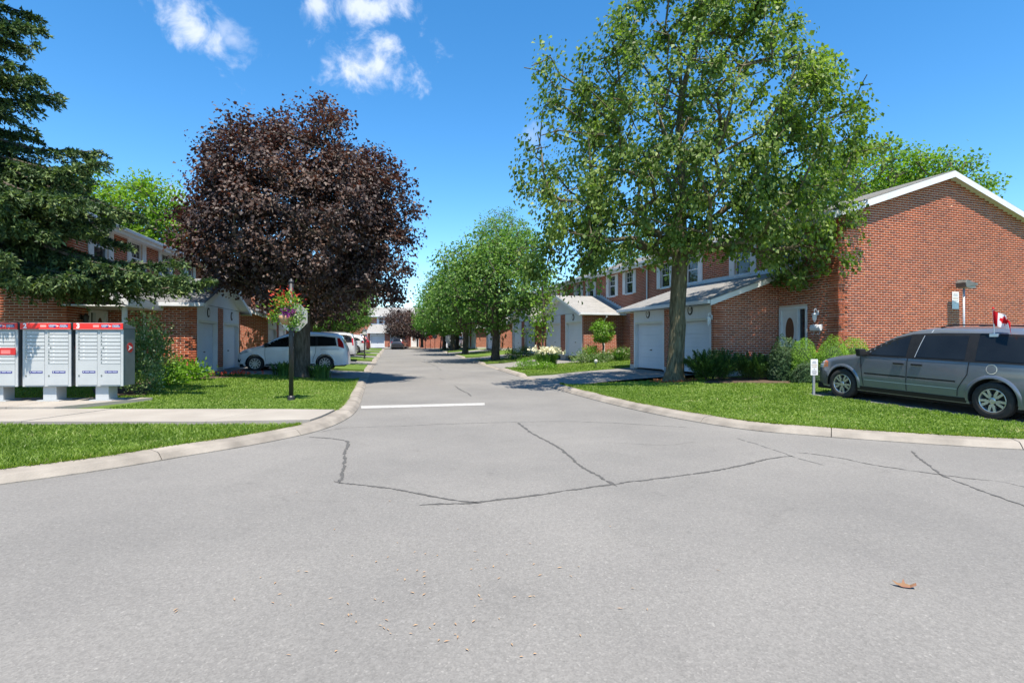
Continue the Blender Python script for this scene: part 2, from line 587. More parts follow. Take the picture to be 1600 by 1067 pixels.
def sstep(a, b, v):
    t = min(1.0, max(0.0, (v - a) / (b - a)))
    return t * t * (3 - 2 * t)


# ================================================================ ground, road, kerbs, lawns
def catmull(pts, step):
    P = [Vector((p[0], p[1])) for p in pts]
    out = []
    for i in range(len(P) - 1):
        p0, p1, p2, p3 = P[max(i - 1, 0)], P[i], P[i + 1], P[min(i + 2, len(P) - 1)]
        n = max(1, int((p2 - p1).length / step))
        for k in range(n):
            t = k / n
            out.append(.5 * ((2 * p1) + (p2 - p0) * t + (2 * p0 - 5 * p1 + 4 * p2 - p3) * t * t + (3 * p1 - p0 - 3 * p2 + p3) * t ** 3))
    out.append(P[-1])
    return out


KL_ = [(-16, -8), (-11.2, -.6), (-8.2, 3.0), (-6.6, 4.85), (-5.53, 5.88), (-4.86, 6.61), (-4.42, 7.30), (-3.97, 7.96), (-3.58, 8.71), (-3.33, 9.5),
       (-3.28, 10.6), (-3.49, 12.26), (-4.33, 15.8), (-5.54, 20.75), (-7.14, 27.6), (-9.9, 40), (-14.3, 60), (-18.7, 80), (-19.2, 82.2)]
KR_ = [(60, 6.0), (30, 6.15), (18, 6.4), (12, 6.85), (9.2, 7.28), (7.31, 7.77), (6.13, 8.26), (4.95, 8.92), (4.11, 9.55), (3.35, 10.85), (2.68, 12.6), (2.14, 14.56),
       (1.62, 16.78), (.62, 22), (-.97, 29.6), (-2.04, 34.7), (-5.2, 50.2), (-9.3, 70.2), (-11.3, 80), (-11.6, 81.5)]
KL, KR = catmull(KL_, .25), catmull(KR_, .25)
KR_np = np.array([(p.x, p.y) for p in KR])
KL_np = np.array([(p.x, p.y) for p in KL])
KERB_W = .33
# kerb drops: (from, to) along Y where driveways meet the road
DROP_L = [(21.0, 26.9), (32.6, 38.4), (44.0, 49.6), (55.4, 61), (66.8, 72.4)]
DROP_R = [(18.6, 23.4), (28.8, 34.4), (39.8, 45.4), (56.6, 62.4), (68.4, 74.4)]


def zr(y):
    return .006 * max(0.0, y - 20)


def kx(K, y):
    best = min(K, key=lambda p: abs(p.y - y))
    return best.x


VAN_R, VAN_F = Vector((9.00, 10.22)), Vector((7.93, 13.11))
vd = (VAN_F - VAN_R).normalized()
vn = Vector((vd.y, -vd.x))


def is_left(x, y):
    if y < 12:
        return x < -.5
    return x < -3.5 - .223 * (y - 12.3) + 3.4


def gz(x, y):
    if is_left(x, y):
        dl = float(np.sqrt(((KL_np - (x, y)) ** 2).sum(1).min()))
        return zr(y) + .108 + .225 * sstep(12, 20, y) * sstep(0, 4.5, dl)
    d = float(np.sqrt(((KR_np - (x, y)) ** 2).sum(1).min()))
    A = .27 + .23 * sstep(22, 30, y)
    z = zr(y) + .108 + A * sstep(0, 9, d)
    if y < 16 and x > 5:                         # the parking strip lies a little below the lawn
        q = (Vector((x, y)) - VAN_R).dot(vn)
        a = (Vector((x, y)) - VAN_R).dot(vd)
        z -= .085 * sstep(-.55, -.2, q) * (1 - sstep(4.0, 4.6, a))
    return z


def back_of(K, side, w=KERB_W):
    out = []
    for i, p in enumerate(K):
        d = (K[min(i + 1, len(K) - 1)] - K[max(i - 1, 0)]).normalized()
        n = Vector((-d.y, d.x)) if side == 'L' else Vector((d.y, -d.x))
        out.append(p + n * w)
    return out


BL_, BR_ = back_of(KL, 'L'), back_of(KR, 'R', KERB_W)


def between(line, y0, y1):
    return [(p.x, p.y) for p in line if y0 <= p.y <= y1]


def sheet_mesh(poly, zf, cell):
    bm = bmesh.new()
    vs = [bm.verts.new((p[0], p[1], 0)) for p in poly]
    bm.faces.new(vs)
    bmesh.ops.triangulate(bm, faces=bm.faces)
    xs, ys = [p[0] for p in poly], [p[1] for p in poly]
    for ax, lo, hi in ((0, min(xs), max(xs)), (1, min(ys), max(ys))):
        k = math.ceil(lo / cell) * cell
        while k < hi:
            co, no = [0, 0, 0], [0, 0, 0]
            co[ax], no[ax] = k, 1
            bmesh.ops.bisect_plane(bm, geom=bm.verts[:] + bm.edges[:] + bm.faces[:], plane_co=co, plane_no=no)
            k += cell
    for v in bm.verts:
        v.co.z = zf(v.co.x, v.co.y)
    return bm


def sheet(name, poly, mat, zf, cell=1.0, skirt=0.0, parent=None, kind='structure'):
    bm = sheet_mesh(poly, zf, cell)
    if skirt:
        be = [e for e in bm.edges if len(e.link_faces) == 1]
        r = bmesh.ops.extrude_edge_only(bm, edges=be)
        for g in r['geom']:
            if isinstance(g, bmesh.types.BMVert):
                g.co.z -= skirt
    bmesh.ops.recalc_face_normals(bm, faces=bm.faces)
    me = bpy.data.meshes.new(name)
    bm.to_mesh(me); bm.free()
    o = link(name, me, mat, parent)
    if parent is None:
        tag(o, kind=kind)
    return o


gb = MB()
gb.poly([(-1800, -1800, -.06), (1800, -1800, -.06), (1800, 2500, -.06), (-1800, 2500, -.06)])
tag(gb.build('ground', 'lawn', normals=False), kind='structure')
road = sheet('road', [(-60, -25), (70, -25), (70, 95), (-60, 95)], 'asphalt', lambda x, y: zr(y), 6.0)


# cracks: thin jagged strips lying in the road surface
def crack(pts, w, mat, name='crack', seed=0):
    rr = random.Random(seed)
    P = []
    for x, y in pts:
        Y = CAMZ * FPX / (y - 533.5)
        P.append(((x - 800) / FPX * Y, Y))
    line = catmull(P, .028)
    L, Rr = [], []
    ph = rr.uniform(0, 9)
    j = 0.0
    for i, p in enumerate(line):
        d = (line[min(i + 1, len(line) - 1)] - line[max(i - 1, 0)])
        d = d.normalized() if d.length else Vector((0, 1))
        n = Vector((-d.y, d.x))
        j = j * .86 + rr.uniform(-1, 1) * .008
        end = min(1.0, i / 6 + .1, (len(line) - 1 - i) / 6 + .1)
        ww = w * (.35 + .6 * abs(math.sin(i * .31 + ph)) + rr.uniform(-.4, .85)) * end
        ww = max(ww, w * .12)
        c = p + n * (j + .02 * math.sin(i * .07 + ph))
        L.append((c.x + n.x * ww * .5, c.y + n.y * ww * .5, zr(c.y) + .004))
        Rr.append((c.x - n.x * ww * .5, c.y - n.y * ww * .5, zr(c.y) + .004))
    m = MB()
    m.add(L + Rr, [(i, i + 1, len(L) + i + 1, len(L) + i) for i in range(len(L) - 1)])
    return m.build(name, mat, road, normals=False)


for k, (pts, w, mt) in enumerate([
        ([(481, 683), (520, 686), (544, 691), (541, 706), (536, 728), (530, 755)], .036, 'crack'),
        ([(519, 752), (530, 755), (585, 760), (640, 768), (700, 779), (755, 786)], .030, 'crack'),
        ([(655, 790), (680, 788), (750, 784), (850, 771), (950, 758), (1040, 746), (1120, 734), (1215, 716), (1242, 713)], .034, 'crack'),
        ([(808, 660), (838, 680), (870, 698), (905, 724), (935, 744), (962, 760)], .036, 'crack'),
        ([(495, 676), (545, 668), (640, 665), (740, 661), (860, 658.5), (960, 661), (1080, 668)], .016, 'crackthin'),
        ([(1150, 684), (1190, 697), (1240, 714), (1290, 727)], .018, 'crackthin'),
        ([(1244, 707), (1300, 714), (1370, 727), (1440, 737), (1545, 751)], .019, 'crack'),
        ([(1425, 704), (1447, 722), (1470, 742), (1510, 758), (1560, 777), (1640, 802)], .027, 'crack'),
        ([(1500, 748), (1560, 752), (1630, 768)], .010, 'crackthin'),
        ([(688, 591), (712, 604), (737, 619)], .04, 'crack'),
        ([(655, 566), (676, 572), (690, 580)], .06, 'crackthin'),
        ([(940, 690), (1040, 695), (1090, 690)], .008, 'crackthin')]):
    crack(pts, w, mt, seed=k)

# stop line
sl = MB()
P4 = []
for x, y in ((564, 634.4), (757, 629.6), (757.5, 633.2), (564.5, 638.6)):
    Y = CAMZ * FPX / (y - 533.5)
    P4.append(((x - 800) / FPX * Y, Y, .005))
sl.poly(P4)
sl.build('stop_line', 'line', road, normals=False)


# kerbs: one concrete length after another
def kerb(K, side, drops, name, y_lo):
    root = tag(empty(name, (0, 0, 0)), kind='structure')
    run, sec, n = 0.0, [], 0
    rr = random.Random(3 if side == 'L' else 4)
    length = 2.3
    prof = [(0.0, -.06), (0.0, .010), (.075, .080), (.11, .096), (KERB_W, .112), (KERB_W, -.06)]

    def flush(sec):
        if len(sec) < 2:
            return
        m = MB()
        tilt = rr.uniform(-.006, .006)
        vs = []
        for p, nn, h in sec:
            for a, z in prof:
                zz = z if z < 0 else .004 + z * h
                vs.append((p.x + nn.x * a, p.y + nn.y * a, zr(p.y) + zz + (tilt if z > .05 else 0)))
        q = len(prof)
        fs = [(i * q + k, i * q + k + 1, (i + 1) * q + k + 1, (i + 1) * q + k) for i in range(len(sec) - 1) for k in range(q - 1)]
        fs += [tuple(range(q)), tuple(range((len(sec) - 1) * q, len(sec) * q))]
        m.add(vs, fs)
        m.build('kerb_stone', 'kerbc', root)

    for i, p in enumerate(K):
        if p.y < y_lo and side == 'L' or p.x > 40:
            continue
        d = (K[min(i + 1, len(K) - 1)] - K[max(i - 1, 0)]).normalized()
        nn = Vector((-d.y, d.x)) if side == 'L' else Vector((d.y, -d.x))
        h = 1.0
        for a, b in drops:
            h = min(h, 1 - .78 * sstep(a - .5, a + .1, p.y) * (1 - sstep(b - .1, b + .5, p.y)))
        sec.append((p, nn, h))
        run += (K[i] - K[i - 1]).length if i else 0
        if run > length:
            flush(sec)
            gap = d * .012
            sec = [(p + gap, nn, h)]
            run = 0
            length = rr.uniform(1.9, 2.6)
    flush(sec)


kerb(KL, 'L', DROP_L, 'kerb_left', -8)
kerb(KR, 'R', DROP_R, 'kerb_right', 0)

# lawns (left: verge, then one per gap between driveways)
SW0, SW1 = 9.55, 11.35                      # pavement along the left mailboxes
verge_poly = between(BL_, -7.5, SW0) + [(-60, SW0), (-60, -7.5)]
l1_poly = between(BL_, SW1, 20.9) + [(-60, 20.0 - 12), (-60, SW1)]
l1_poly = between(BL_, SW1, 20.9) + [(-11.6, 19.55), (-60, 19.0), (-60, SW1)]
LAWNS = []


def lawn(name, poly, skirt=.25, cell=1.0):
    o = sheet(name, poly, 'lawn', gz, cell, skirt)
    LAWNS.append(poly)
    return o


lawn('lawn_verge', verge_poly)
lawn('lawn_left', l1_poly)
edges = [d[1] for d in DROP_L[:-1]] + [DROP_L[-1][1]]
nexts = [d[0] for d in DROP_L[1:]] + [82]
for k, (a, b) in enumerate(zip(edges, nexts)):
    line = between(BL_, a + .1, b - .1)
    lawn('lawn_left', line + [(line[-1][0] - 22, line[-1][1] - 4.9), (line[0][0] - 22, line[0][1] - 4.9)], cell=2)
r1_poly = between(BR_, 6.2, 18.5) + [(7.3, 19.05), (62, 36), (62, 6.4)]
lawn('lawn_right', r1_poly, cell=.4)
edges = [d[1] for d in DROP_R]
nexts = [d[0] for d in DROP_R[1:]] + [81]
for k, (a, b) in enumerate(zip(edges, nexts)):
    line = between(BR_, a + .1, b - .1)
    lawn('lawn_right', line + [(line[-1][0] + 26, line[-1][1] + 8.2), (line[0][0] + 26, line[0][1] + 8.2)], cell=2)


# driveways: from the dropped kerb up to the garages
def driveway(y0, y1, side, depth):
    K = BL_ if side == 'L' else BR_
    line = [p for p in K if y0 - .05 <= p.y <= y1 + .05]
    ang = R(12.6 if side == 'L' else 17.5)
    d = Vector((-math.cos(ang), -math.sin(ang))) if side == 'L' else Vector((math.cos(ang), math.sin(ang)))
    rows = 9
    vs, fs = [], []
    for p in line:
        for k in range(rows):
            t = k / (rows - 1)
            q = p + d * depth * t
            top = gz(q.x, q.y) + .006
            vs.append((q.x, q.y, zr(p.y) + .03 if k == 0 else top * sstep(0, .3, t) + (zr(p.y) + .03) * (1 - sstep(0, .3, t))))
    for i in range(len(line) - 1):
        for k in range(rows - 1):
            fs.append((i * rows + k, (i + 1) * rows + k, (i + 1) * rows + k + 1, i * rows + k + 1))
    m = MB().add(vs, fs)
    return tag(m.build('driveway', 'drive'), kind='structure')


for a, b in DROP_L:
    driveway(a, b, 'L', 9)
for a, b in DROP_R:
    driveway(a, b, 'R', 9)

# pavement slabs along the left, with the concrete pad under the mailboxes
pav = tag(empty('pavement', (0, 0, 0)), kind='structure')
x = -3.62
cuts = [x]
while x > -24:
    x -= 1.62
    cuts.append(x)
rr = random.Random(9)
for i in range(len(cuts) - 1):
    m = MB()
    a, b = cuts[i] - .006, cuts[i + 1] + .006
    sl_ = .28                                   # the joints run square to the kerb
    t = rr.uniform(-.004, .004)
    if i == 0:
        kpts = [(p.x, p.y) for p in BL_ if SW0 + .02 <= p.y <= SW1 - .02]
        pts = [(px_ - .01, py_) for px_, py_ in kpts]
        pts += [(b + sl_ * .5, SW1 - .01), (b - sl_ * .5, SW0 + .01)]
    else:
        pts = [(a - sl_ * .5, SW0 + .01), (a + sl_ * .5, SW1 - .01), (b + sl_ * .5, SW1 - .01), (b - sl_ * .5, SW0 + .01)]
    m.prism([(p[0], p[1], .02) for p in pts], (0, 0, .128 + t))
    m.build('slab', 'concrete', pav)
for i, (a, b) in enumerate([(-9.1, -10.55), (-10.565, -12.1), (-12.115, -13.7)]):
    m = MB()
    pts = [(a - .45 if i == 0 else a, SW1), (a + (.35 if i == 0 else 0.0), 13.25), (b, 13.25), (b, SW1)]
    m.prism([(p[0], p[1], .02) for p in pts], (0, 0, .165))
    m.build('slab', 'concrete', pav)

# planted beds
BED_R = [(6.0, 17.1), (8.2, 15.95), (9.2, 15.55), (11.9, 15.9), (12.3, 17.6), (10.4, 17.4), (7.15, 18.9)]
BED_L = [(-11.3, 17.2), (-9.5, 14.1), (-10.6, 13.9), (-11.9, 15.4), (-12.2, 18.6), (-11.4, 19.4), (-9.2, 19.5), (-9.2, 18.9), (-10.2, 17.9)]
sheet('flower_bed', BED_R, 'soil', lambda x, y: gz(x, y) + .012, .5)
sheet('flower_bed', BED_L, 'soil', lambda x, y: gz(x, y) + .012, .5)

# parking strip beside the grey van (asphalt in the lawn)
pk = [VAN_R - vd * 4.6 - vn * .28, VAN_F + vd * 1.0 - vn * .28, VAN_F + vd * 1.0 + vn * 6.5, VAN_R - vd * 4.6 + vn * 6.5]
tag(sheet('parking_pad', [(p.x, p.y) for p in pk], 'asphalt', lambda x, y: gz(x, y) + .008, 1.0), kind='structure')


# ================================================================ houses
# block coordinates: t along the front, u into the house, z up from the block's ground
BRICK_MESH = {}
PROUD = .008


def brick_mesh(w):
    k = round(w, 2)
    if k not in BRICK_MESH:
        m = MB()
        h, e = BH / 2, .004
        w2 = w / 2
        o, i = PROUD, -.022           # outward is local -y
        vs = [(-w2, -i, -h), (w2, -i, -h), (w2, -i, h), (-w2, -i, h), (-w2 + e, -o, -h + e), (w2 - e, -o, -h + e), (w2 - e, -o, h - e), (-w2 + e, -o, h - e)]
        m.add(vs, [(4, 5, 6, 7), (0, 1, 5, 4), (1, 2, 6, 5), (2, 3, 7, 6), (3, 0, 4, 7)])
        me = bpy.data.meshes.new('brick')
        me.from_pydata(m.v, [], m.f)
        me.materials.append(M['brick_obj'])
        BRICK_MESH[k] = me
    return BRICK_MESH[k]


def lay_bricks(a0, a1, z0, z1, holes=(), top=None, zone=None):
    """bricks of a wall face: list of (centre along wall, centre z, width); top(z) -> (a_lo, a_hi) narrows a gable"""
    out = []
    rows = int((z1 - z0) / (BH + BJ))
    for r in range(rows):
        zc = z0 + BJ + BH / 2 + r * (BH + BJ)
        lo, hi = a0, a1
        if top:
            lo, hi = top(zc + BH / 2)
            lo, hi = max(lo, a0), min(hi, a1)
        if hi - lo < .1:
            continue
        cutsets = [(lo, hi)]
        for (h0, h1, g0, g1) in holes:
            if zc + BH / 2 > g0 and zc - BH / 2 < g1:
                nx = []
                for s, e in cutsets:
                    if h1 <= s or h0 >= e:
                        nx.append((s, e)); continue
                    if h0 > s: nx.append((s, h0))
                    if h1 < e: nx.append((h1, e))
                cutsets = nx
        pitch = BL + BJ
        off = (pitch / 2) * (r % 2)
        for s, e in cutsets:
            k = math.floor((s - a0 - off) / pitch)
            p = a0 + off + k * pitch
            while p < e:
                b0, b1 = max(p, s) + BJ / 2, min(p + pitch, e) - BJ / 2
                if b1 - b0 > .035:
                    inz = zone and zone((b0 + b1) / 2)
                    if inz and b0 < a0 + .02:
                        b0 -= .030 if r % 6 != 3 else .010
                    c = (b0 + b1) / 2
                    # corner quoins stand proud, every sixth course of them is set back
                    out.append((c, zc, b1 - b0, .024 if (inz and r % 6 != 3) else 0.0))
                p += pitch
    return out


def house_block(name, label, org, ang, sg, length, depth, zg, eave, wins, garages, roofmat='roof_r', near=0.0, doors=(), porch=None, gable_holes=(), pitch=.33,
                end_unit=True, win_z=(3.80, 5.06)):
    root = empty(name, (org[0], org[1], zg), R(ang), label, 'house', 'brick townhouses along the street')
    half = depth / 2
    apex = eave + pitch * half

    def L(u, t, z):
        return (sg * u, t, z)

    rm = Matrix.Translation((org[0], org[1], zg)) @ Matrix.Rotation(R(ang), 4, 'Z')
    pieces = []                       # all laid bricks of this house: (matrix, width)

    def face_matrix(kind, fixed, a, z):
        """where a brick sits: kind 'front' = plane u=fixed facing -u, 'end' = plane t=fixed facing -t, 'far' faces +t"""
        if kind == 'front':
            # outward = -u -> local x = -sg
            mt = Matrix.Translation(L(fixed, a, z)) @ Matrix.Rotation(R(-90 if sg > 0 else 90), 4, 'Z')
        elif kind == 'end':
            mt = Matrix.Translation(L(a, fixed, z))
        else:
            mt = Matrix.Translation(L(a, fixed, z)) @ Matrix.Rotation(R(180), 4, 'Z')
        return mt

    def put(kind, fixed, lst):
        for a, z, w, pr in lst:
            pieces.append((face_matrix(kind, fixed, a, z) @ Matrix.Translation((0, -pr, 0)), w))

    wmat = 'mortar' if near else 'brickwall'

    # ---- main walls: front face cut round its openings
    holes = [(a, b, c, d) for a, b, c, d in wins_holes(wins, win_z)] + [(d['t0'], d['t1'], d.get('z0', 0.12), d['z1']) for d in doors]
    m = MB()

    def front_face(m, t0, t1, z0, z1, hs, u=0.0, reveal=.11):
        ts = sorted({t0, t1, *[h[0] for h in hs], *[h[1] for h in hs]})
        zs = sorted({z0, z1, *[h[2] for h in hs], *[h[3] for h in hs]})
        for i in range(len(ts) - 1):
            for j in range(len(zs) - 1):
                tm, zm = (ts[i] + ts[i + 1]) / 2, (zs[j] + zs[j + 1]) / 2
                if any(h[0] < tm < h[1] and h[2] < zm < h[3] for h in hs):
                    continue
                m.poly([L(u, ts[i], zs[j]), L(u, ts[i + 1], zs[j]), L(u, ts[i + 1], zs[j + 1]), L(u, ts[i], zs[j + 1])])
        for a, b, c, d in hs:
            for p, q in (((a, c), (b, c)), ((b, c), (b, d)), ((b, d), (a, d)), ((a, d), (a, c))):
                m.poly([L(u, p[0], p[1]), L(u, q[0], q[1]), L(u + reveal, q[0], q[1]), L(u + reveal, p[0], p[1])])

    zb = -.7
    if near:
        nt = min(length, near)
        m2 = MB()
        front_face(m, 0, nt, zb, eave, [h for h in holes if h[1] <= nt])
        if nt < length:
            front_face(m2, nt, length, zb, eave, [h for h in holes if h[0] >= nt])
            m2.build('wall', 'brickwall', root, normals=False)
    else:
        front_face(m, 0, length, zb, eave, holes)
    m.poly([L(0, 0, zb), L(depth, 0, zb), L(depth, 0, eave), L(half, 0, apex), L(0, 0, eave)])
    m.poly([L(0, length, zb), L(depth, length, zb), L(depth, length, eave), L(half, length, apex), L(0, length, eave)])
    m.poly([L(depth, 0, zb), L(depth, length, zb), L(depth, length, eave), L(depth, 0, eave)])
    m.build('wall', wmat, root, normals=False)
    if near:
        put('front', 0, lay_bricks(0, min(length, near), zb + .02, eave - .03, [h for h in holes if h[1] <= near], zone=lambda a: a < .36))
        put('end', 0, lay_bricks(0, depth, zb + .02, apex, (), top=lambda z: (max(0, (z - eave) / pitch), depth - max(0, (z - eave) / pitch)), zone=lambda a: a < .36))

    # ---- main roof
    ov, rk, th = .42, .24, .13
    roof = MB()

    def slope(u_e, u_r, z_e, z_r, t0, t1, store):
        store.prism([L(u_e, t0, z_e), L(u_r, t0, z_r), L(u_r, t1, z_r), L(u_e, t1, z_e)], (0, 0, th * .5))

    ze = eave - pitch * ov + .10
    zt = apex + .10
    slope(-ov, half, ze, zt, -rk, length + rk, roof)
    slope(depth + ov, half, ze, zt, -rk, length + rk, roof)
    rf = roof.build('roof', roofmat, root, rnd=True)
    tabs(L, -ov, half, ze + th * .5, zt + th * .5, -rk, length + rk, roofmat, rf, .30 if near else .6)
    # rake boards, soffit, gutter
    for t in (-rk - .018, length + rk):
        for ue in (-ov, depth + ov):
            m = MB()
            m.prism([L(ue, t, ze - .17), L(half, t, zt - .17), L(half, t, zt + .035), L(ue, t, ze + .035)], (0, .018, 0))
            m.build('rake_board', 'white', root)
    m = MB()
    m.poly([L(-ov, -rk, ze - .12), L(0, -rk, ze - .12), L(0, length + rk, ze - .12), L(-ov, length + rk, ze - .12)])
    for u0 in (0, half):                      # underside of the rake overhang
        u1 = u0 + half
        za, zb_ = (ze + pitch * ov, zt) if u0 == 0 else (zt, ze + pitch * ov)
        m.poly([L(u0, -rk, za - .10), L(u1, -rk, zb_ - .10), L(u1, 0, zb_ - .10), L(u0, 0, za - .10)])
    m.build('soffit', 'soffit', root, normals=False)
    m = MB()
    m.box(*sorted((sg * (-ov - .11), sg * (-ov - .004))), -rk, length + rk, ze - .05, ze + .055)
    m.build('gutter', 'white', root, bevel=.012)
    m = MB()
    m.box(*sorted((sg * (-ov - .002), sg * (-ov + .02))), -rk, length + rk, ze - .17, ze - .052)
    m.build('fascia', 'white', root)

    # ---- upstairs windows with shutters
    for (t0, t1) in wins:
        window(root, L, sg, t0, t1, win_z[0], win_z[1])

    # ---- entrance doors
    for d in doors:
        entrance(root, L, sg, d)

    # ---- garages
    for gi, g in enumerate(garages):
        garage(root, L, sg, g, near, put, roofmat, gi)

    if porch:
        porch_roof(root, L, sg, porch, roofmat)

    # ---- the laid bricks: the 300 that show largest as pieces, the rest joined
    if pieces:
        def score(mt):
            c = rm @ mt.translation
            if c.y < 3:
                return 1e9
            x, y = 800 + FPX * c.x / c.y, 533.5 - FPX * (c.z - CAMZ) / c.y
            ok = -10 < x < 1610 and 230 < y < 600
            nrm = (rm @ mt).to_3x3() @ Vector((0, -1, 0))
            face = nrm.dot((Vector((0, 0, CAMZ)) - c).normalized())
            return (0 if ok and face > .3 else 500) + c.length
        order = sorted(range(len(pieces)), key=lambda i: score(pieces[i][0]))
        wall_parent = [o for o in root.children if o.name.startswith('wall') and o.data.materials[0].name == 'mortar'][0]
        for i in order[:300]:
            mt, w = pieces[i]
            o = bpy.data.objects.new('brick', brick_mesh(w))
            COL.objects.link(o)
            o.parent = wall_parent
            o.matrix_local = mt
        V, F, A = [], [], []
        h, e = BH / 2, .004
        for i in order[300:]:
            mt, w = pieces[i]
            w2 = w / 2
            n0 = len(V)
            for p in ((-w2, .022, -h), (w2, .022, -h), (w2, .022, h), (-w2, .022, h), (-w2 + e, -PROUD, -h + e), (w2 - e, -PROUD, -h + e), (w2 - e, -PROUD, h - e), (-w2 + e, -PROUD, h - e)):
                V.append(tuple(mt @ Vector(p)))
            for f in ((4, 5, 6, 7), (0, 1, 5, 4), (1, 2, 6, 5), (2, 3, 7, 6), (3, 0, 4, 7)):
                F.append([n0 + k for k in f])
            A.extend([random.random()] * 5)
        o = tri_mesh('brickwork', np.array(V), np.array(F), np.array(A), 'brick_join', wall_parent)
        o['kind'] = 'stuff'
    return root


def wins_holes(wins, wz):
    return [(t0 + .34, t1 - .34, wz[0] + .02, wz[1] - .02) for t0, t1 in wins]


def tabs(L, u0, u1, z0, z1, t0, t1, mat, parent, tw):
    """shingle tabs in overlapping rows on a roof slope from eave (u0,z0) to top (u1,z1)"""
    ln = math.hypot(u1 - u0, z1 - z0)
    rows = int(ln / .145)
    V, F, A = [], [], []
    rr = random.Random(int(abs(t0) * 100) + rows)
    for r in range(rows):
        a, b = r / rows, min(1, (r + 1.15) / rows)
        off = (r % 2) * tw / 2 + rr.uniform(-.05, .05)
        t = t0 - off
        while t < t1:
            ta, tb = max(t, t0) + .003, min(t + tw, t1) - .003
            if tb - ta > .02:
                n0 = len(V)
                ua, ub = u0 + (u1 - u0) * a, u0 + (u1 - u0) * b
                za, zb = z0 + (z1 - z0) * a, z0 + (z1 - z0) * b
                for u, q, z in ((ua, ta, za + .012), (ua, tb, za + .012), (ub, tb, zb + .003), (ub, ta, zb + .003), (ua, ta, za), (ua, tb, za)):
                    V.append(L(u, q, z))
                F += [(n0, n0 + 1, n0 + 2, n0 + 3), (n0 + 4, n0 + 5, n0 + 1, n0)]
                A += [min(1, max(0, rr.gauss(.5, .22)))] * 2
            t += tw
    o = tri_mesh('shingles', np.array(V), np.array(F), np.array(A), mat, parent)
    o['kind'] = 'stuff'


def window(root, L, sg, t0, t1, z0, z1):
    a, b = t0 + .34, t1 - .34
    w = MB()
    fw = .05
    u0, u1 = .02, .10

    def bx(m, ta, tb, za, zb, ua, ub):
        m.box(*sorted((sg * ua, sg * ub)), ta, tb, za, zb)

    bx(w, a, a + fw, z0 + .02, z1 - .02, u0, u1)
    bx(w, b - fw, b, z0 + .02, z1 - .02, u0, u1)
    bx(w, a + fw, b - fw, z1 - .02 - fw, z1 - .02, u0, u1)
    bx(w, a + fw, b - fw, z0 + .02, z0 + .02 + fw, u0, u1)
    zm = (z0 + z1) / 2
    bx(w, a + fw, b - fw, zm - .025, zm + .025, u0 + .02, u1)
    win = w.build('window', 'white', root)
    s = MB()
    bx(s, a - .03, b + .03, z0 - .045, z0 + .018, -.05, .06)
    s.build('sill', 'white', win)
    for za, zb in ((z0 + .02 + fw, zm - .025), (zm + .025, z1 - .02 - fw)):
        p = MB()
        bx(p, a + fw, b - fw, za, zb, .07, .08)
        p.build('pane', 'glass', win)
    g = MB()
    tm = (a + b) / 2
    for tt in (a + fw + (b - a - 2 * fw) / 3, a + fw + (b - a - 2 * fw) * 2 / 3):
        bx(g, tt - .007, tt + .007, zm + .025, z1 - .02 - fw, .06, .068)
    for zz in (zm + .025 + (z1 - zm - .1) / 2,):
        bx(g, a + fw, b - fw, zz - .007, zz + .007, .058, .066)
    g.build('glazing_bar', 'white', win)
    for ta, tb in ((t0, t0 + .325), (t1 - .325, t1)):
        m = MB()
        bx(m, ta, tb, z0, z1, -.034, -.004)
        for k in range(12):
            zz = z0 + .07 + k * (z1 - z0 - .14) / 12
            bx(m, ta + .045, tb - .045, zz, zz + .055, -.042, -.0345)
        m.build('shutter', 'white', root)


def entrance(root, L, sg, d):
    t0, t1, z0, z1 = d['t0'], d['t1'], d.get('z0', .12), d['z1']

    def bx(m, ta, tb, za, zb, ua, ub):
        m.box(*sorted((sg * ua, sg * ub)), ta, tb, za, zb)
    fw = .09
    side = .30                            # sidelight on the low-t side
    fr = MB()
    bx(fr, t0, t0 + fw * .6, z0, z1, -.05, .1)
    bx(fr, t1 - fw, t1, z0, z1, -.05, .1)
    bx(fr, t0 + fw * .6, t1 - fw, z1 - fw, z1, -.05, .1)
    ts = t0 + fw * .6 + side
    bx(fr, ts, ts + .07, z0, z1 - fw, -.05, .1)
    f = fr.build('door_frame', 'white', root)
    m = MB(); bx(m, t0 + fw * .6, ts, z0 + .05, z1 - fw, .05, .06)
    m.build('sidelight', 'glass', f)
    m = MB(); bx(m, ts + .07, t1 - fw, z0 + .02, z1 - fw, .015, .055)
    dr = m.build('front_door', 'white', root)
    # oval light and its ring
    tc, zc = (ts + .07 + t1 - fw) / 2, z0 + 1.42
    for nm, ra, rb, mt, uu in (('door_oval', .19, .47, 'oval', .012), ('oval_ring', .215, .50, 'white', .0135)):
        m = MB()
        m.prism([(sg * uu, tc + ra * math.cos(2 * math.pi * k / 28), zc + rb * math.sin(2 * math.pi * k / 28)) for k in range(28)], (sg * -.006 if nm == 'door_oval' else sg * -.003, 0, 0))
        m.build(nm, mt if mt != 'oval' else M['oval'], dr)
    m = MB(); bx(m, ts + .11, ts + .15, z0 + .86, z0 + 1.12, -.03, .016)
    m.build('door_handle', 'black', dr)
    m = MB(); bx(m, t0 - .3, t1 + .3, -.5, z0 - .005, -1.2, .02)
    m.build('doorstep', 'concrete', root, bevel=.01)


M['oval'] = pm('bronze_leaded_glass', (.16, .075, .045), (.10, .05, .035), 25, .25)
PLATE = []


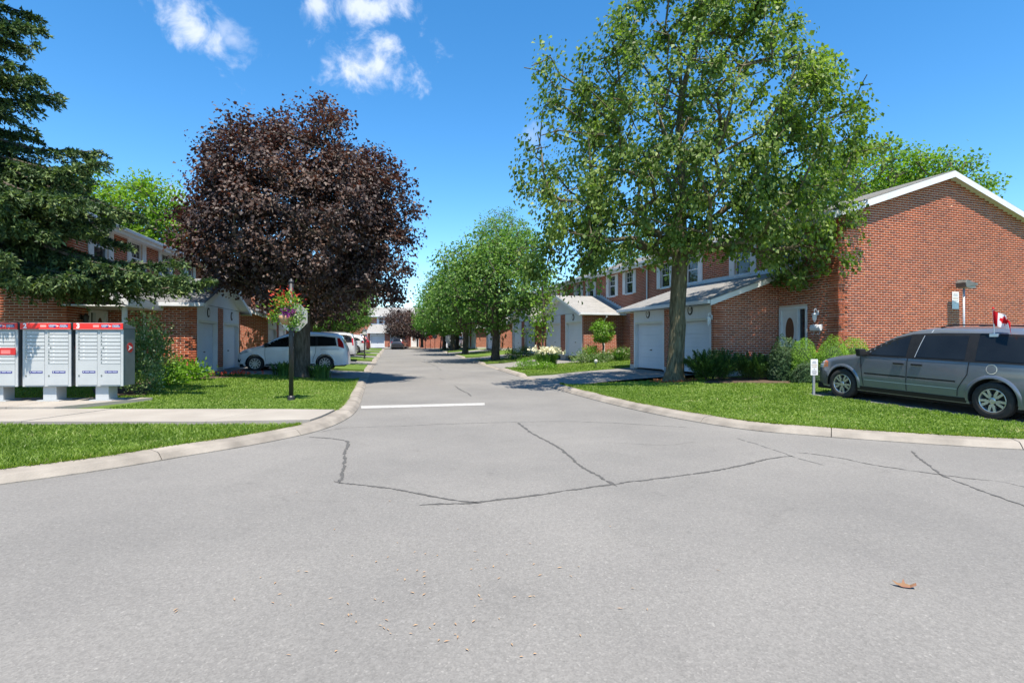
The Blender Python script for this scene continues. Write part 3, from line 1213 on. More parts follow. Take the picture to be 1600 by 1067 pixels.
def garage(root, L, sg, g, near, put, roofmat, gi):
    t0, t1, s, z0, ev = g['t0'], g['t1'], g['s'], g.get('z0', 0.0), g['eave']
    geo = near and t0 < near
    zf = z0 + .14                                   # top of the concrete foundation
    wm = 'mortar' if geo else 'brickwall'
    doors = g['doors']                               # [(a, b)] along t
    dz1 = z0 + 1.93                                  # door head
    kind = g['kind']
    up = g.get('rise', 1.2)
    mid = (t0 + t1) / 2
    top_in = ev + up if kind == 'shed' else ev      # wall height at the house

    def bx(m, ta, tb, za, zb, ua, ub, **k):
        m.box(*sorted((sg * ua, sg * ub)), ta, tb, za, zb, **k)

    # side walls
    for t in (t0, t1):
        w = MB()
        w.poly([L(-s, t, zf - .9), L(0, t, zf - .9), L(0, t, top_in - .02), L(-s, t, ev - .02)])
        w.build('garage_wall', wm, root, normals=False)
    # front piers (from the gaps between doors)
    cur = t0
    piers = []
    for a, b in doors:
        piers.append((cur, a)); cur = b
    piers.append((cur, t1))
    for a, b in piers:
        w = MB()
        w.poly([L(-s, a, zf), L(-s, b, zf), L(-s, b, ev - .02), L(-s, a, ev - .02)])
        for q in (a, b):
            if q not in (t0, t1):
                w.poly([L(-s, q, zf), L(-s + .2, q, zf), L(-s + .2, q, ev - .02), L(-s, q, ev - .02)])
        w.build('brick_pier', wm, root, normals=False)
    if geo:
        slopef = (lambda z: (max(-s, -s + (z - (ev - .04)) / up * s), 0)) if kind == 'shed' else None
        put('end', t0, lay_bricks(-s, 0, zf, top_in - .04, (), top=slopef, zone=lambda a: a < -s + .3))
        for a, b in piers:
            put('front', -s, lay_bricks(a, b, zf, ev - .05))
    for a, b in piers:
        fm = MB()
        bx(fm, a + .002, b - .002, z0 - .6, zf, -s - .004, -s + .18)
        fm.build('foundation', 'found', root)
    for a, b in ((t0 - .004, t0 + .1), (t1 - .1, t1 + .004)):
        fm = MB()
        bx(fm, a, b, z0 - .6, zf - .002, -s - .006, 0)
        fm.build('foundation', 'found', root)
    # door openings: header board, jambs, sectional door
    for di, (a, b) in enumerate(doors):
        h = MB()
        bx(h, a, b, dz1 + .07, ev - .015, -s - .012, -s + .02)
        hd = h.build('header_panel', 'door_white', root)
        gr = MB()
        for k in range(int((b - a) / .2)):
            tt = a + .1 + k * .2
            bx(gr, tt - .006, tt + .006, dz1 + .08, ev - .025, -s - .0165, -s - .0125)
        gr.build('batten', 'door_white', hd)
        for ja in (a, b - .10):
            j = MB()
            bx(j, ja, ja + .10, z0, dz1 + .07, -s - .01, -s + .22)
            j.build('jamb', 'white', root)
        c = MB()
        bx(c, a + .10, b - .10, dz1 - .02, dz1 + .068, -s - .008, -s + .22)
        c.build('head_trim', 'cream', root)
        d = MB()
        bx(d, a + .10, b - .10, z0 + .01, dz1 - .02, -s + .175, -s + .21)
        door = d.build('garage_door', 'door_white', root)
        ph = (dz1 - .03 - z0) / 4
        for k in range(4):
            p = MB()
            zz = z0 + .015 + k * ph
            bx(p, a + .105, b - .105, zz + .006, zz + ph - .006, -s + .145, -s + .174)
            for q in (1 / 3, 2 / 3):
                bx(p, a + .105, b - .105, zz + ph * q - .006, zz + ph * q + .006, -s + .139, -s + .1445)
            p.build('door_panel', 'door_white', door, bevel=.004)
        p = MB()
        bx(p, (a + b) / 2 - .05, (a + b) / 2 + .05, z0 + .78, z0 + .82, -s + .10, -s + .139)
        p.build('door_handle', 'black', door)
        if g.get('plates', True):
            zc = (dz1 + .07 + ev) / 2 + .01
            tc = (a + b) / 2
            m = MB()
            m.prism([(sg * (-s - .017), tc + .145 * math.cos(2 * math.pi * k / 24), zc + .185 * math.sin(2 * math.pi * k / 24)) for k in range(24)], (sg * -.02, 0, 0))
            pl = m.build('number_plate', 'black', root)
            m = MB()
            m.prism([(sg * (-s - .0375), tc + .085 * math.cos(2 * math.pi * k / 24), zc + .125 * math.sin(2 * math.pi * k / 24)) for k in range(24)], (sg * -.004, 0, 0))
            m.build('plate_face', 'white', pl)
            txt = g['nums'][di] if 'nums' in g else None
            if txt:
                face = Matrix.Translation((sg * (-s - .043), tc, zc)) @ Matrix.Rotation(R(-90 if sg > 0 else 90), 4, 'Z') @ Matrix.Rotation(R(90), 4, 'X')
                text_mesh('number', txt, .15, 'black', pl, face)
    # roof
    ovf, ovs = .40, .34
    if kind == 'shed':
        k = up / s
        ze = ev - k * ovf + .05
        zt_ = ev + up + .05
        m = MB()
        m.prism([L(-s - ovf, t0 - ovs, ze), L(0, t0 - ovs, zt_), L(0, t1 + ovs, zt_), L(-s - ovf, t1 + ovs, ze)], (0, 0, .06))
        rf = m.build('garage_roof', roofmat, root, rnd=True)
        tabs(L, -s - ovf, 0, ze + .06, zt_ + .06, t0 - ovs, t1 + ovs, roofmat, rf, .30)
        for t in (t0 - ovs - .02, t1 + ovs):
            m = MB()
            m.prism([L(-s - ovf, t, ze - .15), L(0, t, zt_ - .15), L(0, t, zt_ + .03), L(-s - ovf, t, ze + .03)], (0, .02, 0))
            m.build('rake_board', 'white', root)
        m = MB()
        for ta, tb in ((t0 - ovs, t0), (t1, t1 + ovs)):
            m.poly([L(-s - ovf, ta, ze - .10), L(0, ta, zt_ - .10), L(0, tb, zt_ - .10), L(-s - ovf, tb, ze - .10)])
        m.poly([L(-s - ovf, t0 - ovs, ze - .11), L(-s, t0 - ovs, ze - .11), L(-s, t1 + ovs, ze - .11), L(-s - ovf, t1 + ovs, ze - .11)])
        m.build('garage_soffit', 'soffit', root, normals=False)
        m = MB()
        bx(m, t0 - ovs, t1 + ovs, ze - .09, ze + .04, -s - ovf - .11, -s - ovf - .004)
        m.build('gutter', 'white', root, bevel=.014)
        m = MB()
        m.prism([L(-.012, t0 - ovs, zt_ + .07), L(-.03, t0 - ovs, zt_ + .07), L(-.03, t0 - ovs, zt_ + .23), L(-.012, t0 - ovs, zt_ + .23)], (0, t1 - t0 + 2 * ovs, 0))
        m.build('flashing', 'flash', root)
    else:
        hw = (t1 - t0) / 2
        k = up / hw
        ze, zt_ = ev - k * ovs + .05, ev + up + .05
        m = MB()
        for te in (t0 - ovs, t1 + ovs):
            m.prism([L(-s - ovf, te, ze), L(-s - ovf, mid, zt_), L(0, mid, zt_), L(0, te, ze)], (0, 0, .06))
        rf = m.build('garage_roof', roofmat, root, rnd=True)

        for te in (t0 - ovs, t1 + ovs):
            def L2(u, t, z, te=te):
                return L(t, u, z)
            tabs(L2, te, mid, ze + .06, zt_ + .06, -s - ovf, 0, roofmat, rf, .30)
        # white gable panel and rake boards on the front
        m = MB()
        m.prism([L(-s - .016, t0 - .02, ev), L(-s - .016, t1 + .02, ev), L(-s - .016, mid, ev + up - .02)], (sg * .02, 0, 0))
        m.build('gable_panel', 'door_white', root)
        for te in (t0 - ovs, t1 + ovs):
            m = MB()
            m.prism([L(-s - ovf - .002, te, ze - .13), L(-s - ovf - .002, mid, zt_ - .13), L(-s - ovf - .002, mid, zt_ + .035), L(-s - ovf - .002, te, ze + .035)], (sg * -.02, 0, 0))
            m.build('rake_board', 'white', root)
        m = MB()
        for te, tw in ((t0 - ovs, t0), (t1 + ovs, t1)):
            m.poly([L(-s - ovf, te, ze - .10), L(0, te, ze - .10), L(0, tw, ze - .10), L(-s - ovf, tw, ze - .10)])
            m.poly([L(-s - ovf, te, ze - .08), L(-s - ovf, mid, zt_ - .08), L(-s, mid, zt_ - .08), L(-s, te, ze - .08)])
        m.build('garage_soffit', 'soffit', root, normals=False)
        for te, d in ((t0 - ovs, -1), (t1 + ovs, 1)):
            m = MB()
            bx(m, *sorted((te + d * .004, te + d * .11)), ze - .09, ze + .04, -s - ovf, -.02)
            m.build('gutter', 'white', root, bevel=.014)
        # stepped flashing where the slopes meet the house wall
        n = 12
        for te in (t0 - ovs, t1 + ovs):
            m = MB()
            for q in range(n):
                ta, tb = te + (mid - te) * q / n, te + (mid - te) * (q + 1) / n
                zb_ = ze + (zt_ - ze) * q / n + .07
                bx(m, *sorted((ta, tb)), zb_, zb_ + .22, -.03, -.012)
            m.build('flashing', 'flash', root)
    # downspout at the near side wall
    if g.get('spout'):
        uu = -s * g['spout']
        dirn = -1
        tt = t0 - .06
        m = MB()
        ztop = ze - .08
        m.tube([L(uu, t0 - ovs - .05, ztop), L(uu, t0 - ovs - .05, ztop - .1), L(uu, tt, ztop - .32), L(uu, tt, z0 + .05)], .042, 8)
        m.build('downspout', 'white', root)


def porch_roof(root, L, sg, p, roofmat):
    t0, t1, s, ev, up = p['t0'], p['t1'], p['s'], p['eave'], p['rise']
    m = MB()
    m.prism([L(-s, t0, ev), L(0, t0, ev + up), L(0, t1, ev + up), L(-s, t1, ev)], (0, 0, .06))
    rf = m.build('porch_roof', roofmat, root, rnd=True)
    tabs(L, -s, 0, ev + .06, ev + up + .06, t0, t1, roofmat, rf, .3)
    m = MB()
    m.prism([L(-s, t0 - .02, ev - .2), L(0, t0 - .02, ev + up - .2), L(0, t0 - .02, ev + up + .03), L(-s, t0 - .02, ev + .03)], (0, .02, 0))
    m.prism([L(-s - .02, t0, ev - .2), L(-s - .02, t1, ev - .2), L(-s - .02, t1, ev + .03), L(-s - .02, t0, ev + .03)], (sg * .02, 0, 0))
    m.build('porch_fascia', 'white', root)
    m = MB()
    m.box(*sorted((sg * -s, 0)), t0, t1, ev - .24, ev - .20)
    m.build('porch_ceiling', 'soffit', root)
    m = MB()
    m.box(*sorted((sg * (-s + .14), sg * (-s + .26))), t0 + .25, t0 + .37, -.2, ev - .24)
    m.build('porch_post', 'white', root, bevel=.01)


# ---- right-hand row, nearest block
GA = dict(t0=2.49, t1=8.24, s=2.83, kind='shed', eave=2.63, rise=.95, doors=[(2.62, 4.98), (5.54, 7.90)], nums=['10', '9'])
GB = dict(t0=14.0, t1=20.0, s=2.44, kind='gable', z0=.31, eave=2.78, rise=1.05, doors=[(14.18, 16.55), (17.3, 19.7)], spout=.5)
right_near = house_block('townhouse', 'large brick townhouse with gable end wall facing the road behind the grey van', (10.5, 17.5), 17.5, 1, 22.5, 9.86, .39, 5.27,
                         [(1.42, 2.95), (3.60, 5.13), (6.86, 8.36), (9.05, 10.5), (12.55, 14.0), (14.55, 16.0), (17.4, 18.85), (19.3, 20.75)],
                         [GA, GB], 'roof_r', near=9.0, doors=[dict(t0=1.22, t1=2.44, z1=2.38)])
m = MB()
m.tube([(-.42, 11.35, 5.1), (-.42, 11.35, 5.0), (-.07, 11.35, 4.85), (-.07, 11.35, 2.0)], .042, 8)
m.build('downspout', 'white', right_near)
m = MB()
m.tube([(-.42, 21.9, 5.1), (-.42, 21.9, 5.0), (-.07, 21.9, 4.85), (-.07, 21.9, 1.0)], .042, 8)
m.build('downspout', 'white', right_near)

# ---- right-hand row, further blocks
GC = dict(t0=1.0, t1=6.9, s=2.6, kind='gable', eave=2.56, rise=1.06, doors=[(1.15, 3.5), (4.3, 6.7)])
house_block('townhouse', 'brick townhouse with white gabled garage just beyond the young maple on the right', (4.55, 41.0), 17.5, 1, 12.5, 9.8, .62, 5.2,
            [(.9, 2.3), (2.9, 4.3), (6.2, 7.6), (8.2, 9.6)], [GC], 'roof_r', doors=[dict(t0=9.4, t1=10.5, z1=2.3)])
GD = dict(t0=1.0, t1=6.8, s=2.5, kind='shed', eave=2.56, rise=1.06, doors=[(1.15, 3.5), (4.2, 6.6)])
GE = dict(t0=11.6, t1=17.5, s=2.5, kind='gable', eave=2.56, rise=1.06, doors=[(11.8, 14.1), (14.9, 17.3)])
house_block('townhouse', 'brick townhouse with lean-to garage behind the row of green street trees', (1.5, 55.9), 17.5, 1, 20, 9.8, .72, 5.2,
            [(1.0, 2.4), (3.2, 4.6), (6.4, 7.8), (8.6, 10), (12, 13.4), (14.4, 15.8)], [GD, GE], 'roof_r', doors=[dict(t0=8.6, t1=9.8, z1=2.3)])

# ---- left-hand row
HA = dict(t0=2.47, t1=8.40, s=2.8, kind='gable', eave=2.60, rise=1.06, doors=[(2.60, 5.0), (5.75, 8.15)], spout=.42)
HB = dict(t0=14.1, t1=20.0, s=2.8, kind='shed', eave=2.62, rise=.98, doors=[(14.35, 16.7), (17.4, 19.75)], spout=.35)
house_block('townhouse', 'brick townhouse with dark grey porch roof behind the mailboxes', (-13.6, 16.6), 12.6, -1, 22.6, 9.8, .35, 5.2,
            [(1.2, 2.85), (3.9, 5.5), (6.7, 8.3), (9.6, 11.2), (12.4, 14.0), (15.2, 16.8), (18.2, 19.8)], [HA, HB], 'roof_l', near=9.0,
            doors=[dict(t0=1.25, t1=2.40, z1=2.25)], porch=dict(t0=-.25, t1=2.45, s=1.75, eave=2.52, rise=.62))
HC = dict(t0=2.6, t1=8.5, s=2.8, kind='gable', eave=2.60, rise=1.06, doors=[(2.8, 5.1), (5.85, 8.2)])
HD = dict(t0=14.2, t1=20.1, s=2.8, kind='shed', eave=2.62, rise=.98, doors=[(14.45, 16.8), (17.5, 19.8)])
HE = dict(t0=25.6, t1=31.5, s=2.8, kind='gable', eave=2.60, rise=1.06, doors=[(25.8, 28.1), (28.9, 31.2)])
house_block('townhouse', 'brick townhouse row glimpsed behind the copper maple and parked cars on the left', (-18.75, 39.7), 12.6, -1, 34, 9.8, .47, 5.2,
            [(1.2, 2.8), (3.9, 5.5), (6.7, 8.3), (9.6, 11.2), (12.4, 14.0), (15.2, 16.8), (18.2, 19.8), (22, 23.6), (26, 27.6), (29, 30.6)], [HC, HD, HE], 'roof_l',
            doors=[dict(t0=10.2, t1=11.4, z1=2.3)])

# ---- the block that closes the street
FA = dict(t0=24.2, t1=30.3, s=3.0, kind='shed', eave=2.55, rise=1.2, doors=[(24.4, 26.7), (27.6, 29.95)])
FB = dict(t0=12.6, t1=18.4, s=3.0, kind='shed', eave=2.55, rise=1.2, doors=[(12.8, 15.1), (15.9, 18.2)])
house_block('townhouse', 'brick townhouse with pale garage roof closing the far end of the street', (7.0, 91.0), 90, 1, 52, 9.8, .52, 5.25,
            [(9.8, 11.2), (13.5, 14.9), (16.4, 17.8), (20, 21.4), (22.6, 24), (25.0, 26.4), (28.2, 29.6), (32, 33.4), (35, 36.4), (40, 41.4)], [FA, FB], 'roof_r',
            doors=[dict(t0=22.6, t1=23.9, z1=2.3), dict(t0=31.2, t1=32.4, z1=2.3)])


# ================================================================ trees, shrubs, grass
def norm(a):
    return a / np.maximum(np.linalg.norm(a, axis=-1, keepdims=True), 1e-9)


def leaf_cloud(cent, tip, nrm, ln, wd, fold=.18):
    """one folded, four-cornered leaf (two triangles) per row"""
    side = norm(np.cross(tip, nrm))
    up = norm(np.cross(side, tip))
    ln, wd = ln[:, None], wd[:, None]
    a = cent
    b = cent + tip * ln * .45 + side * wd * .5 + up * wd * fold
    c = cent + tip * ln
    d = cent + tip * ln * .45 - side * wd * .5 + up * wd * fold
    n = len(cent)
    V = np.stack([a, b, c, d], 1).reshape(-1, 3)
    i = np.arange(n)[:, None] * 4
    F = np.concatenate([i + np.array([[0, 1, 2]]), i + np.array([[0, 2, 3]])], 1).reshape(-1, 3)
    return V, F


def smooth_noise(P, scale, seed):
    r = np.random.default_rng(seed)
    out = np.zeros(len(P))
    for k in range(5):
        d = r.normal(size=3) * scale * (1 + .6 * k)
        out += np.sin(P @ d + r.uniform(0, 6.28)) / (1 + .5 * k)
    return out / 2.5


def sample_env(ells, n, seed, shell=.55, mind=.55):
    """points spread through a union of ellipsoids, thicker towards their skins"""
    r = np.random.default_rng(seed)
    vol = np.array([e[3] * e[4] * e[5] for e in ells]) ** .8
    vol = vol / vol.sum()
    pts = []
    tries = 0
    while len(pts) < n and tries < n * 60:
        tries += 1
        e = ells[r.choice(len(ells), p=vol)]
        d = r.normal(size=3); d /= np.linalg.norm(d)
        q = r.uniform() ** (1 / 3)
        q = q * (1 - shell) + shell * (1 - (1 - q) ** 2)
        p = np.array(e[:3]) + d * q * np.array(e[3:6])
        if pts and (np.linalg.norm(np.array(pts) - p, axis=1) < mind).any():
            if r.uniform() < .8:
                continue
        pts.append(p)
    return np.array(pts)


def skeleton(trunk, tips, seed, seg=.7, fork=2):
    """joins each tip to the nearest suitable node; returns nodes, parents, radii"""
    r = np.random.default_rng(seed)
    nodes = [np.array(p, float) for p in trunk]
    par = [-1] + list(range(len(trunk) - 1))
    axis = np.array(trunk)
    order = np.argsort([np.min(np.linalg.norm(axis - t, axis=1)) for t in tips])
    for k in order:
        t = tips[k]
        N = np.array(nodes)
        d = t - N
        dist = np.linalg.norm(d, axis=1)
        pen = np.where(N[:, 2] > t[2] - .1 * dist, 2.2 + 3 * np.maximum(0, (N[:, 2] - t[2]) / np.maximum(dist, .1)), 1.0)
        low = np.where(N[:, 2] < trunk[fork][2], 40.0, 1.0)
        i = int(np.argmin(dist * pen * low))
        a = nodes[i]
        L = np.linalg.norm(t - a)
        m = max(1, int(L / seg))
        prev = i
        side = r.normal(size=3) * .10 * L
        for q in range(1, m + 1):
            f = q / m
            p = a + (t - a) * f + side * math.sin(math.pi * f) + np.array([0, 0, .14 * L * math.sin(math.pi * f)]) + r.normal(size=3) * .05
            if q == m:
                p = t
            nodes.append(p); par.append(prev)
            prev = len(nodes) - 1
    return nodes, par


def branch_mesh(nodes, par, ntr, r0, rtip, name, mat, parent, flare=1.35, power=2.2):
    n = len(nodes)
    kids = [[] for _ in range(n)]
    for i, p in enumerate(par):
        if p >= 0:
            kids[p].append(i)
    w = [0.0] * n
    for i in range(n - 1, -1, -1):
        w[i] += rtip ** power if not kids[i] else 0
        if par[i] >= 0:
            w[par[i]] += w[i]
    sc = r0 / (w[0] ** (1 / power))
    rad = [max(rtip * .6, (x ** (1 / power)) * sc) for x in w]
    zb = nodes[0][2]
    for i in range(ntr):
        h = nodes[i][2] - zb
        rad[i] *= 1 + (flare - 1) * math.exp(-h / .28)
    mb = MB()
    done = set()
    stack = [(0, None)]
    while stack:
        s, fr = stack.pop()
        ch = [fr, s] if fr is not None else [s]
        cur = s
        while kids[cur]:
            k = max(kids[cur], key=lambda q: w[q])
            for o in kids[cur]:
                if o != k:
                    stack.append((o, cur))
            ch.append(k); cur = k
        if len(ch) > 1:
            rr = [rad[c] for c in ch]
            if fr is not None:
                rr[0] = min(rad[fr] * .8, rr[1] * 1.35)
            mb.tube([nodes[c] for c in ch], rr, 10 if rr[0] > .12 else (6 if rr[0] > .03 else 4), cap=False)
    return mb.build(name, mat, parent, smooth=True, normals=False)


def broadleaf(name, label, cat, base, trunk, ells, ntips, per, leaf, lmat, bark, r0, seed, spread=.55, droop=.5, mind=.55, shell=.55, group=None, bare=0, flare=1.35,
              width=.75, cut=None, rtip=.012, flat=.75, twigs=True, upn=.5, jit=.5, inner=.22, fork=2):
    """trunk and ells are relative to the base; per = leaves per tip"""
    root = empty(name, base, 0, label, cat, group)
    tips = sample_env(ells, ntips, seed, shell, mind)
    if cut is not None:
        tips = tips[cut(tips)]
    nodes, par = skeleton([np.array(p) for p in trunk], tips, seed, fork=fork)
    nt = len(trunk)
    r = np.random.default_rng(seed + 1)
    if twigs:                                     # fine side shoots, some of them bare
        N0 = len(nodes)
        for i in range(nt, N0):
            for _ in range(1 if r.uniform() < .6 else 2):
                d = r.normal(size=3); d /= np.linalg.norm(d)
                nodes.append(nodes[i] + d * r.uniform(.25, .7) * np.array([1, 1, .8])); par.append(i)
    branch_mesh(nodes, par, nt, r0, rtip, 'trunk', bark, root, flare)
    # leaves hang round the outer nodes
    crown_c = np.mean(tips, axis=0)
    src = np.concatenate([tips, np.array(nodes[nt:])[r.uniform(size=len(nodes) - nt) < inner]])
    keep = r.uniform(size=len(src)) >= bare
    src = src[keep]
    n = len(src) * per
    c = np.repeat(src, per, axis=0)
    siz = np.repeat(r.uniform(.55, 1.25, len(src)), per)
    off = np.clip(r.normal(size=(n, 3)), -1.75, 1.75) * spread * .5 * siz[:, None]
    off[:, 2] *= flat
    P = c + off
    out = norm(P - crown_c)
    tip = norm(out * .55 + r.normal(size=(n, 3)) * .55 + np.array([0, 0, -1.0]) * droop)
    nrm = norm(out * .55 + np.array([0, 0, upn]) + r.normal(size=(n, 3)) * jit)
    ln = leaf * r.uniform(.45, 1.4, n)
    V, F = leaf_cloud(P, tip, nrm, ln, ln * width * r.uniform(.7, 1.2, n))
    val = np.clip(.5 + .30 * smooth_noise(P, 1.1, seed + 3) + r.normal(size=n) * .2, 0, 1)
    tri_mesh('crown', V, F, np.repeat(val, 2), lmat, root)
    return root


M['lf_linden'] = leaf_mat('linden_leaves', [(0, (.042, .078, .015)), (.35, (.092, .150, .028)), (.7, (.165, .240, .050)), (1, (.27, .335, .115))], .40)
M['lf_maple'] = leaf_mat('copper_maple_leaves', [(0, (.028, .019, .018)), (.4, (.054, .036, .032)), (.75, (.090, .058, .047)), (1, (.145, .082, .056))], .2, (1.8, .8, .45), .52, .35)
M['lf_street'] = leaf_mat('street_tree_leaves', [(0, (.045, .10, .02)), (.4, (.085, .17, .032)), (.75, (.13, .23, .048)), (1, (.19, .29, .08))], .38)
M['lf_bright'] = leaf_mat('bright_maple_leaves', [(0, (.03, .09, .012)), (.5, (.075, .18, .02)), (1, (.13, .25, .035))], .4)
M['lf_locust'] = leaf_mat('locust_leaves', [(0, (.055, .12, .012)), (.4, (.11, .21, .016)), (.75, (.165, .28, .022)), (1, (.22, .33, .035))], .42)
M['lf_spruce'] = leaf_mat('spruce_needles', [(0, (.020, .042, .019)), (.45, (.043, .080, .031)), (.72, (.085, .138, .044)), (1, (.18, .235, .08))], .18, (1.2, 1.4, .5), .55, .3)
M['lf_juniper'] = leaf_mat('juniper_needles', [(0, (.014, .04, .012)), (.5, (.034, .085, .02)), (1, (.085, .16, .03))], .2)
M['lf_globe'] = leaf_mat('dwarf_spruce_needles', [(0, (.08, .165, .014)), (.5, (.15, .29, .022)), (1, (.22, .38, .04))], .28)
M['lf_bluespruce'] = leaf_mat('dark_spruce_needles', [(0, (.02, .05, .022)), (.5, (.05, .10, .04)), (1, (.10, .17, .06))], .2)
M['lf_dogwood'] = leaf_mat('variegated_leaves', [(0, (.05, .10, .03)), (.45, (.11, .19, .06)), (.75, (.22, .30, .14)), (1, (.45, .50, .33))], .3)
M['lf_lime'] = leaf_mat('lime_leaves', [(0, (.07, .16, .015)), (.5, (.13, .26, .022)), (1, (.20, .34, .05))], .35)
M['lf_grass'] = leaf_mat('grass_blades', [(0, (.09, .16, .02)), (.4, (.15, .235, .030)), (.75, (.21, .30, .048)), (.95, (.29, .345, .10)), (1, (.44, .39, .20))], .38, (1.3, 1.5, .5), .5, .35)
M['lf_strap'] = leaf_mat('strap_leaves', [(0, (.03, .085, .02)), (.5, (.06, .14, .03)), (1, (.11, .2, .05))], .3)
M['innerleaf'] = pm('inner_foliage', (.035, .065, .018), (.022, .042, .012), 30, .9, .8, 60)
M['petal_cream'] = leaf_mat('cream_petals', [(0, (.62, .58, .36)), (1, (.82, .8, .62))], .3, (1, 1, .9), .6, .2)
M['petal_red'] = leaf_mat('red_petals', [(0, (.45, .03, .03)), (.6, (.62, .08, .05)), (1, (.75, .28, .12))], .3, (1.2, .7, .6), .6, .2)
M['petal_purple'] = leaf_mat('purple_petals', [(0, (.16, .02, .16)), (1, (.35, .06, .30))], .3, (1.1, .8, 1.1), .6, .2)
M['petal_white'] = leaf_mat('white_petals', [(0, (.7, .7, .6)), (1, (.8, .82, .72))], .3, (1, 1, .9), .6, .2)


def gnd(x, y):
    return (x, y, gz(x, y) - .03)


# ---- the big linden on the right lawn (trunk leans and swells as in the photograph)
broadleaf('linden_tree', 'tall green linden tree with thick knobbly trunk on the right lawn', 'tree', gnd(5.5, 18.2),
          [(-.08, 0, 0), (-.05, 0, .35), (.0, 0, 1.1), (.05, 0, 1.9), (.02, 0, 2.3), (.08, 0, 3.2), (.12, 0, 4.3), (.2, .1, 5.4), (.25, .1, 6.6), (.1, .1, 8.0), (.2, .1, 9.6), (.1, .1, 11.4)],
          [(.3, -1.3, 8.2, 3.9, 2.8, 4.4), (-3.6, -1.2, 7.3, 1.5, 1.9, 3.2), (3.9, -.6, 7.4, 2.2, 2.0, 3.2), (-3.0, -1.4, 4.5, 1.9, 1.6, 1.2), (-3.7, -1.3, 3.9, 1.2, 1.2, .9), (4.2, -.4, 4.6, 2.1, 1.5, 1.3), (-1.0, .4, 4.9, 2.4, 1.2, .8), (.1, -1.2, 11.8, 2.3, 1.9, 1.6), (1.4, -1.4, 5.5, 2.2, 1.6, .9)],
          420, 118, .125, 'lf_linden', 'bark_linden', .262, 21, spread=.44, droop=1.1, mind=.70, shell=.5, bare=.14, inner=.12, fork=6, flare=1.55, flat=1.3, width=.85, upn=.35, jit=.45)

# ---- the copper maple on the left lawn
broadleaf('copper_maple', 'dense dark purple maple tree on the left lawn by the white van', 'tree', gnd(-7.86, 20.3),
          [(0, 0, 0), (0, 0, .4), (.02, 0, 1.1), (.03, 0, 1.9), (0, 0, 2.6), (.05, 0, 3.6), (.1, 0, 5.0), (.1, 0, 6.6), (.1, 0, 8.3)],
          [(-.1, 0, 5.7, 3.7, 3.8, 3.1), (-.7, 0, 7.5, 2.6, 2.5, 1.9), (.7, 0, 8.9, 1.1, 1.2, 1.5), (-3.0, 0, 5.0, 1.5, 1.8, 1.3), (2.7, 0, 4.5, 1.3, 1.8, 1.8), (2.0, 0, 7.0, 1.8, 1.8, 1.5), (-2.2, 0, 8.2, .9, .9, 1.0), (3.4, 0, 6.0, .9, 1, .9), (.6, -.5, 3.4, 2.2, 1.6, .7)],
          470, 130, .112, 'lf_maple', 'bark_dark', .29, 31, fork=4, spread=.60, droop=.6, mind=.55, shell=.6, flare=1.5, width=.95)

# ---- street trees along the right kerb
ST = [(-1.15, 37.8, 9.4, 4.3, 'lf_street', 'rounded green street tree nearest the houses on the right verge'),
      (-4.55, 53.0, 9.6, 4.2, 'lf_street', 'second green street tree along the right verge'),
      (-7.4, 67.5, 9.4, 4.2, 'lf_bright', 'bright green street tree third along the right verge'),
      (-9.6, 77.0, 8.8, 4.0, 'lf_bright', 'farthest bright green street tree on the right verge'),
      (-7.3, 72.0, 8.8, 4.0, 'lf_street', 'green street tree set back behind the third on the right')]
for k, (x, y, h, rad, lm, lb) in enumerate(ST):
    broadleaf('street_tree', lb, 'tree', gnd(x, y),
              [(0, 0, 0), (0, 0, .5), (.05, 0, 1.4), (.0, 0, 2.2), (.1, 0, 3.2), (.1, 0, 4.6), (0, 0, 6.2), (0, 0, h - 1.4)],
              [(0, 0, h * .60, rad, rad, h * .31), (-.8, 0, h * .40, rad * .8, rad * .8, h * .16), (.5, 0, h * .80, rad * .62, rad * .6, h * .2)],
              260, 42, .20, lm, 'bark_dark', .27, 50 + k, spread=1.0, droop=.4, mind=.7, group='street trees on the right verge')

# ---- dark trees at the end of the street, trees behind the left cars
for k, (x, y, h, rad, lm, lb, nm) in enumerate([
        (-17.3, 84.5, 6.2, 2.4, 'lf_maple', 'small dark purple tree beside the black car at the far end', 'copper_maple'),
        (-13.9, 84.0, 5.2, 2.0, 'lf_maple', 'small dark purple tree before the far white window', 'copper_maple'),
        (-11.6, 31.0, 8.2, 3.4, 'lf_maple', 'dark maple behind the copper maple, trunk just right of the white van', 'copper_maple'),
        (-14.2, 42.2, 8.0, 3.4, 'lf_street', 'shaded green tree behind the second parked car on the left', 'verge_tree'),
        (-17.2, 53.5, 7.5, 3.2, 'lf_street', 'green tree beyond the silver crossover on the left', 'verge_tree'),
        (-20.3, 65.0, 7.5, 3.2, 'lf_street', 'farthest green tree on the left verge', 'verge_tree')]):
    broadleaf(nm, lb, 'tree', gnd(x, y), [(0, 0, 0), (0, 0, .5), (.0, 0, 1.3), (.05, 0, 2.0), (0, 0, 3.0), (0, 0, 4.3), (0, 0, h * .8)],
              [(0, 0, h * .62, rad, rad, h * .30), (0, 0, h * .45, rad * .85, rad * .85, h * .16)],
              150, 42, .19, lm, 'bark_dark', .2, 70 + k, spread=.95, droop=.4, mind=.6)

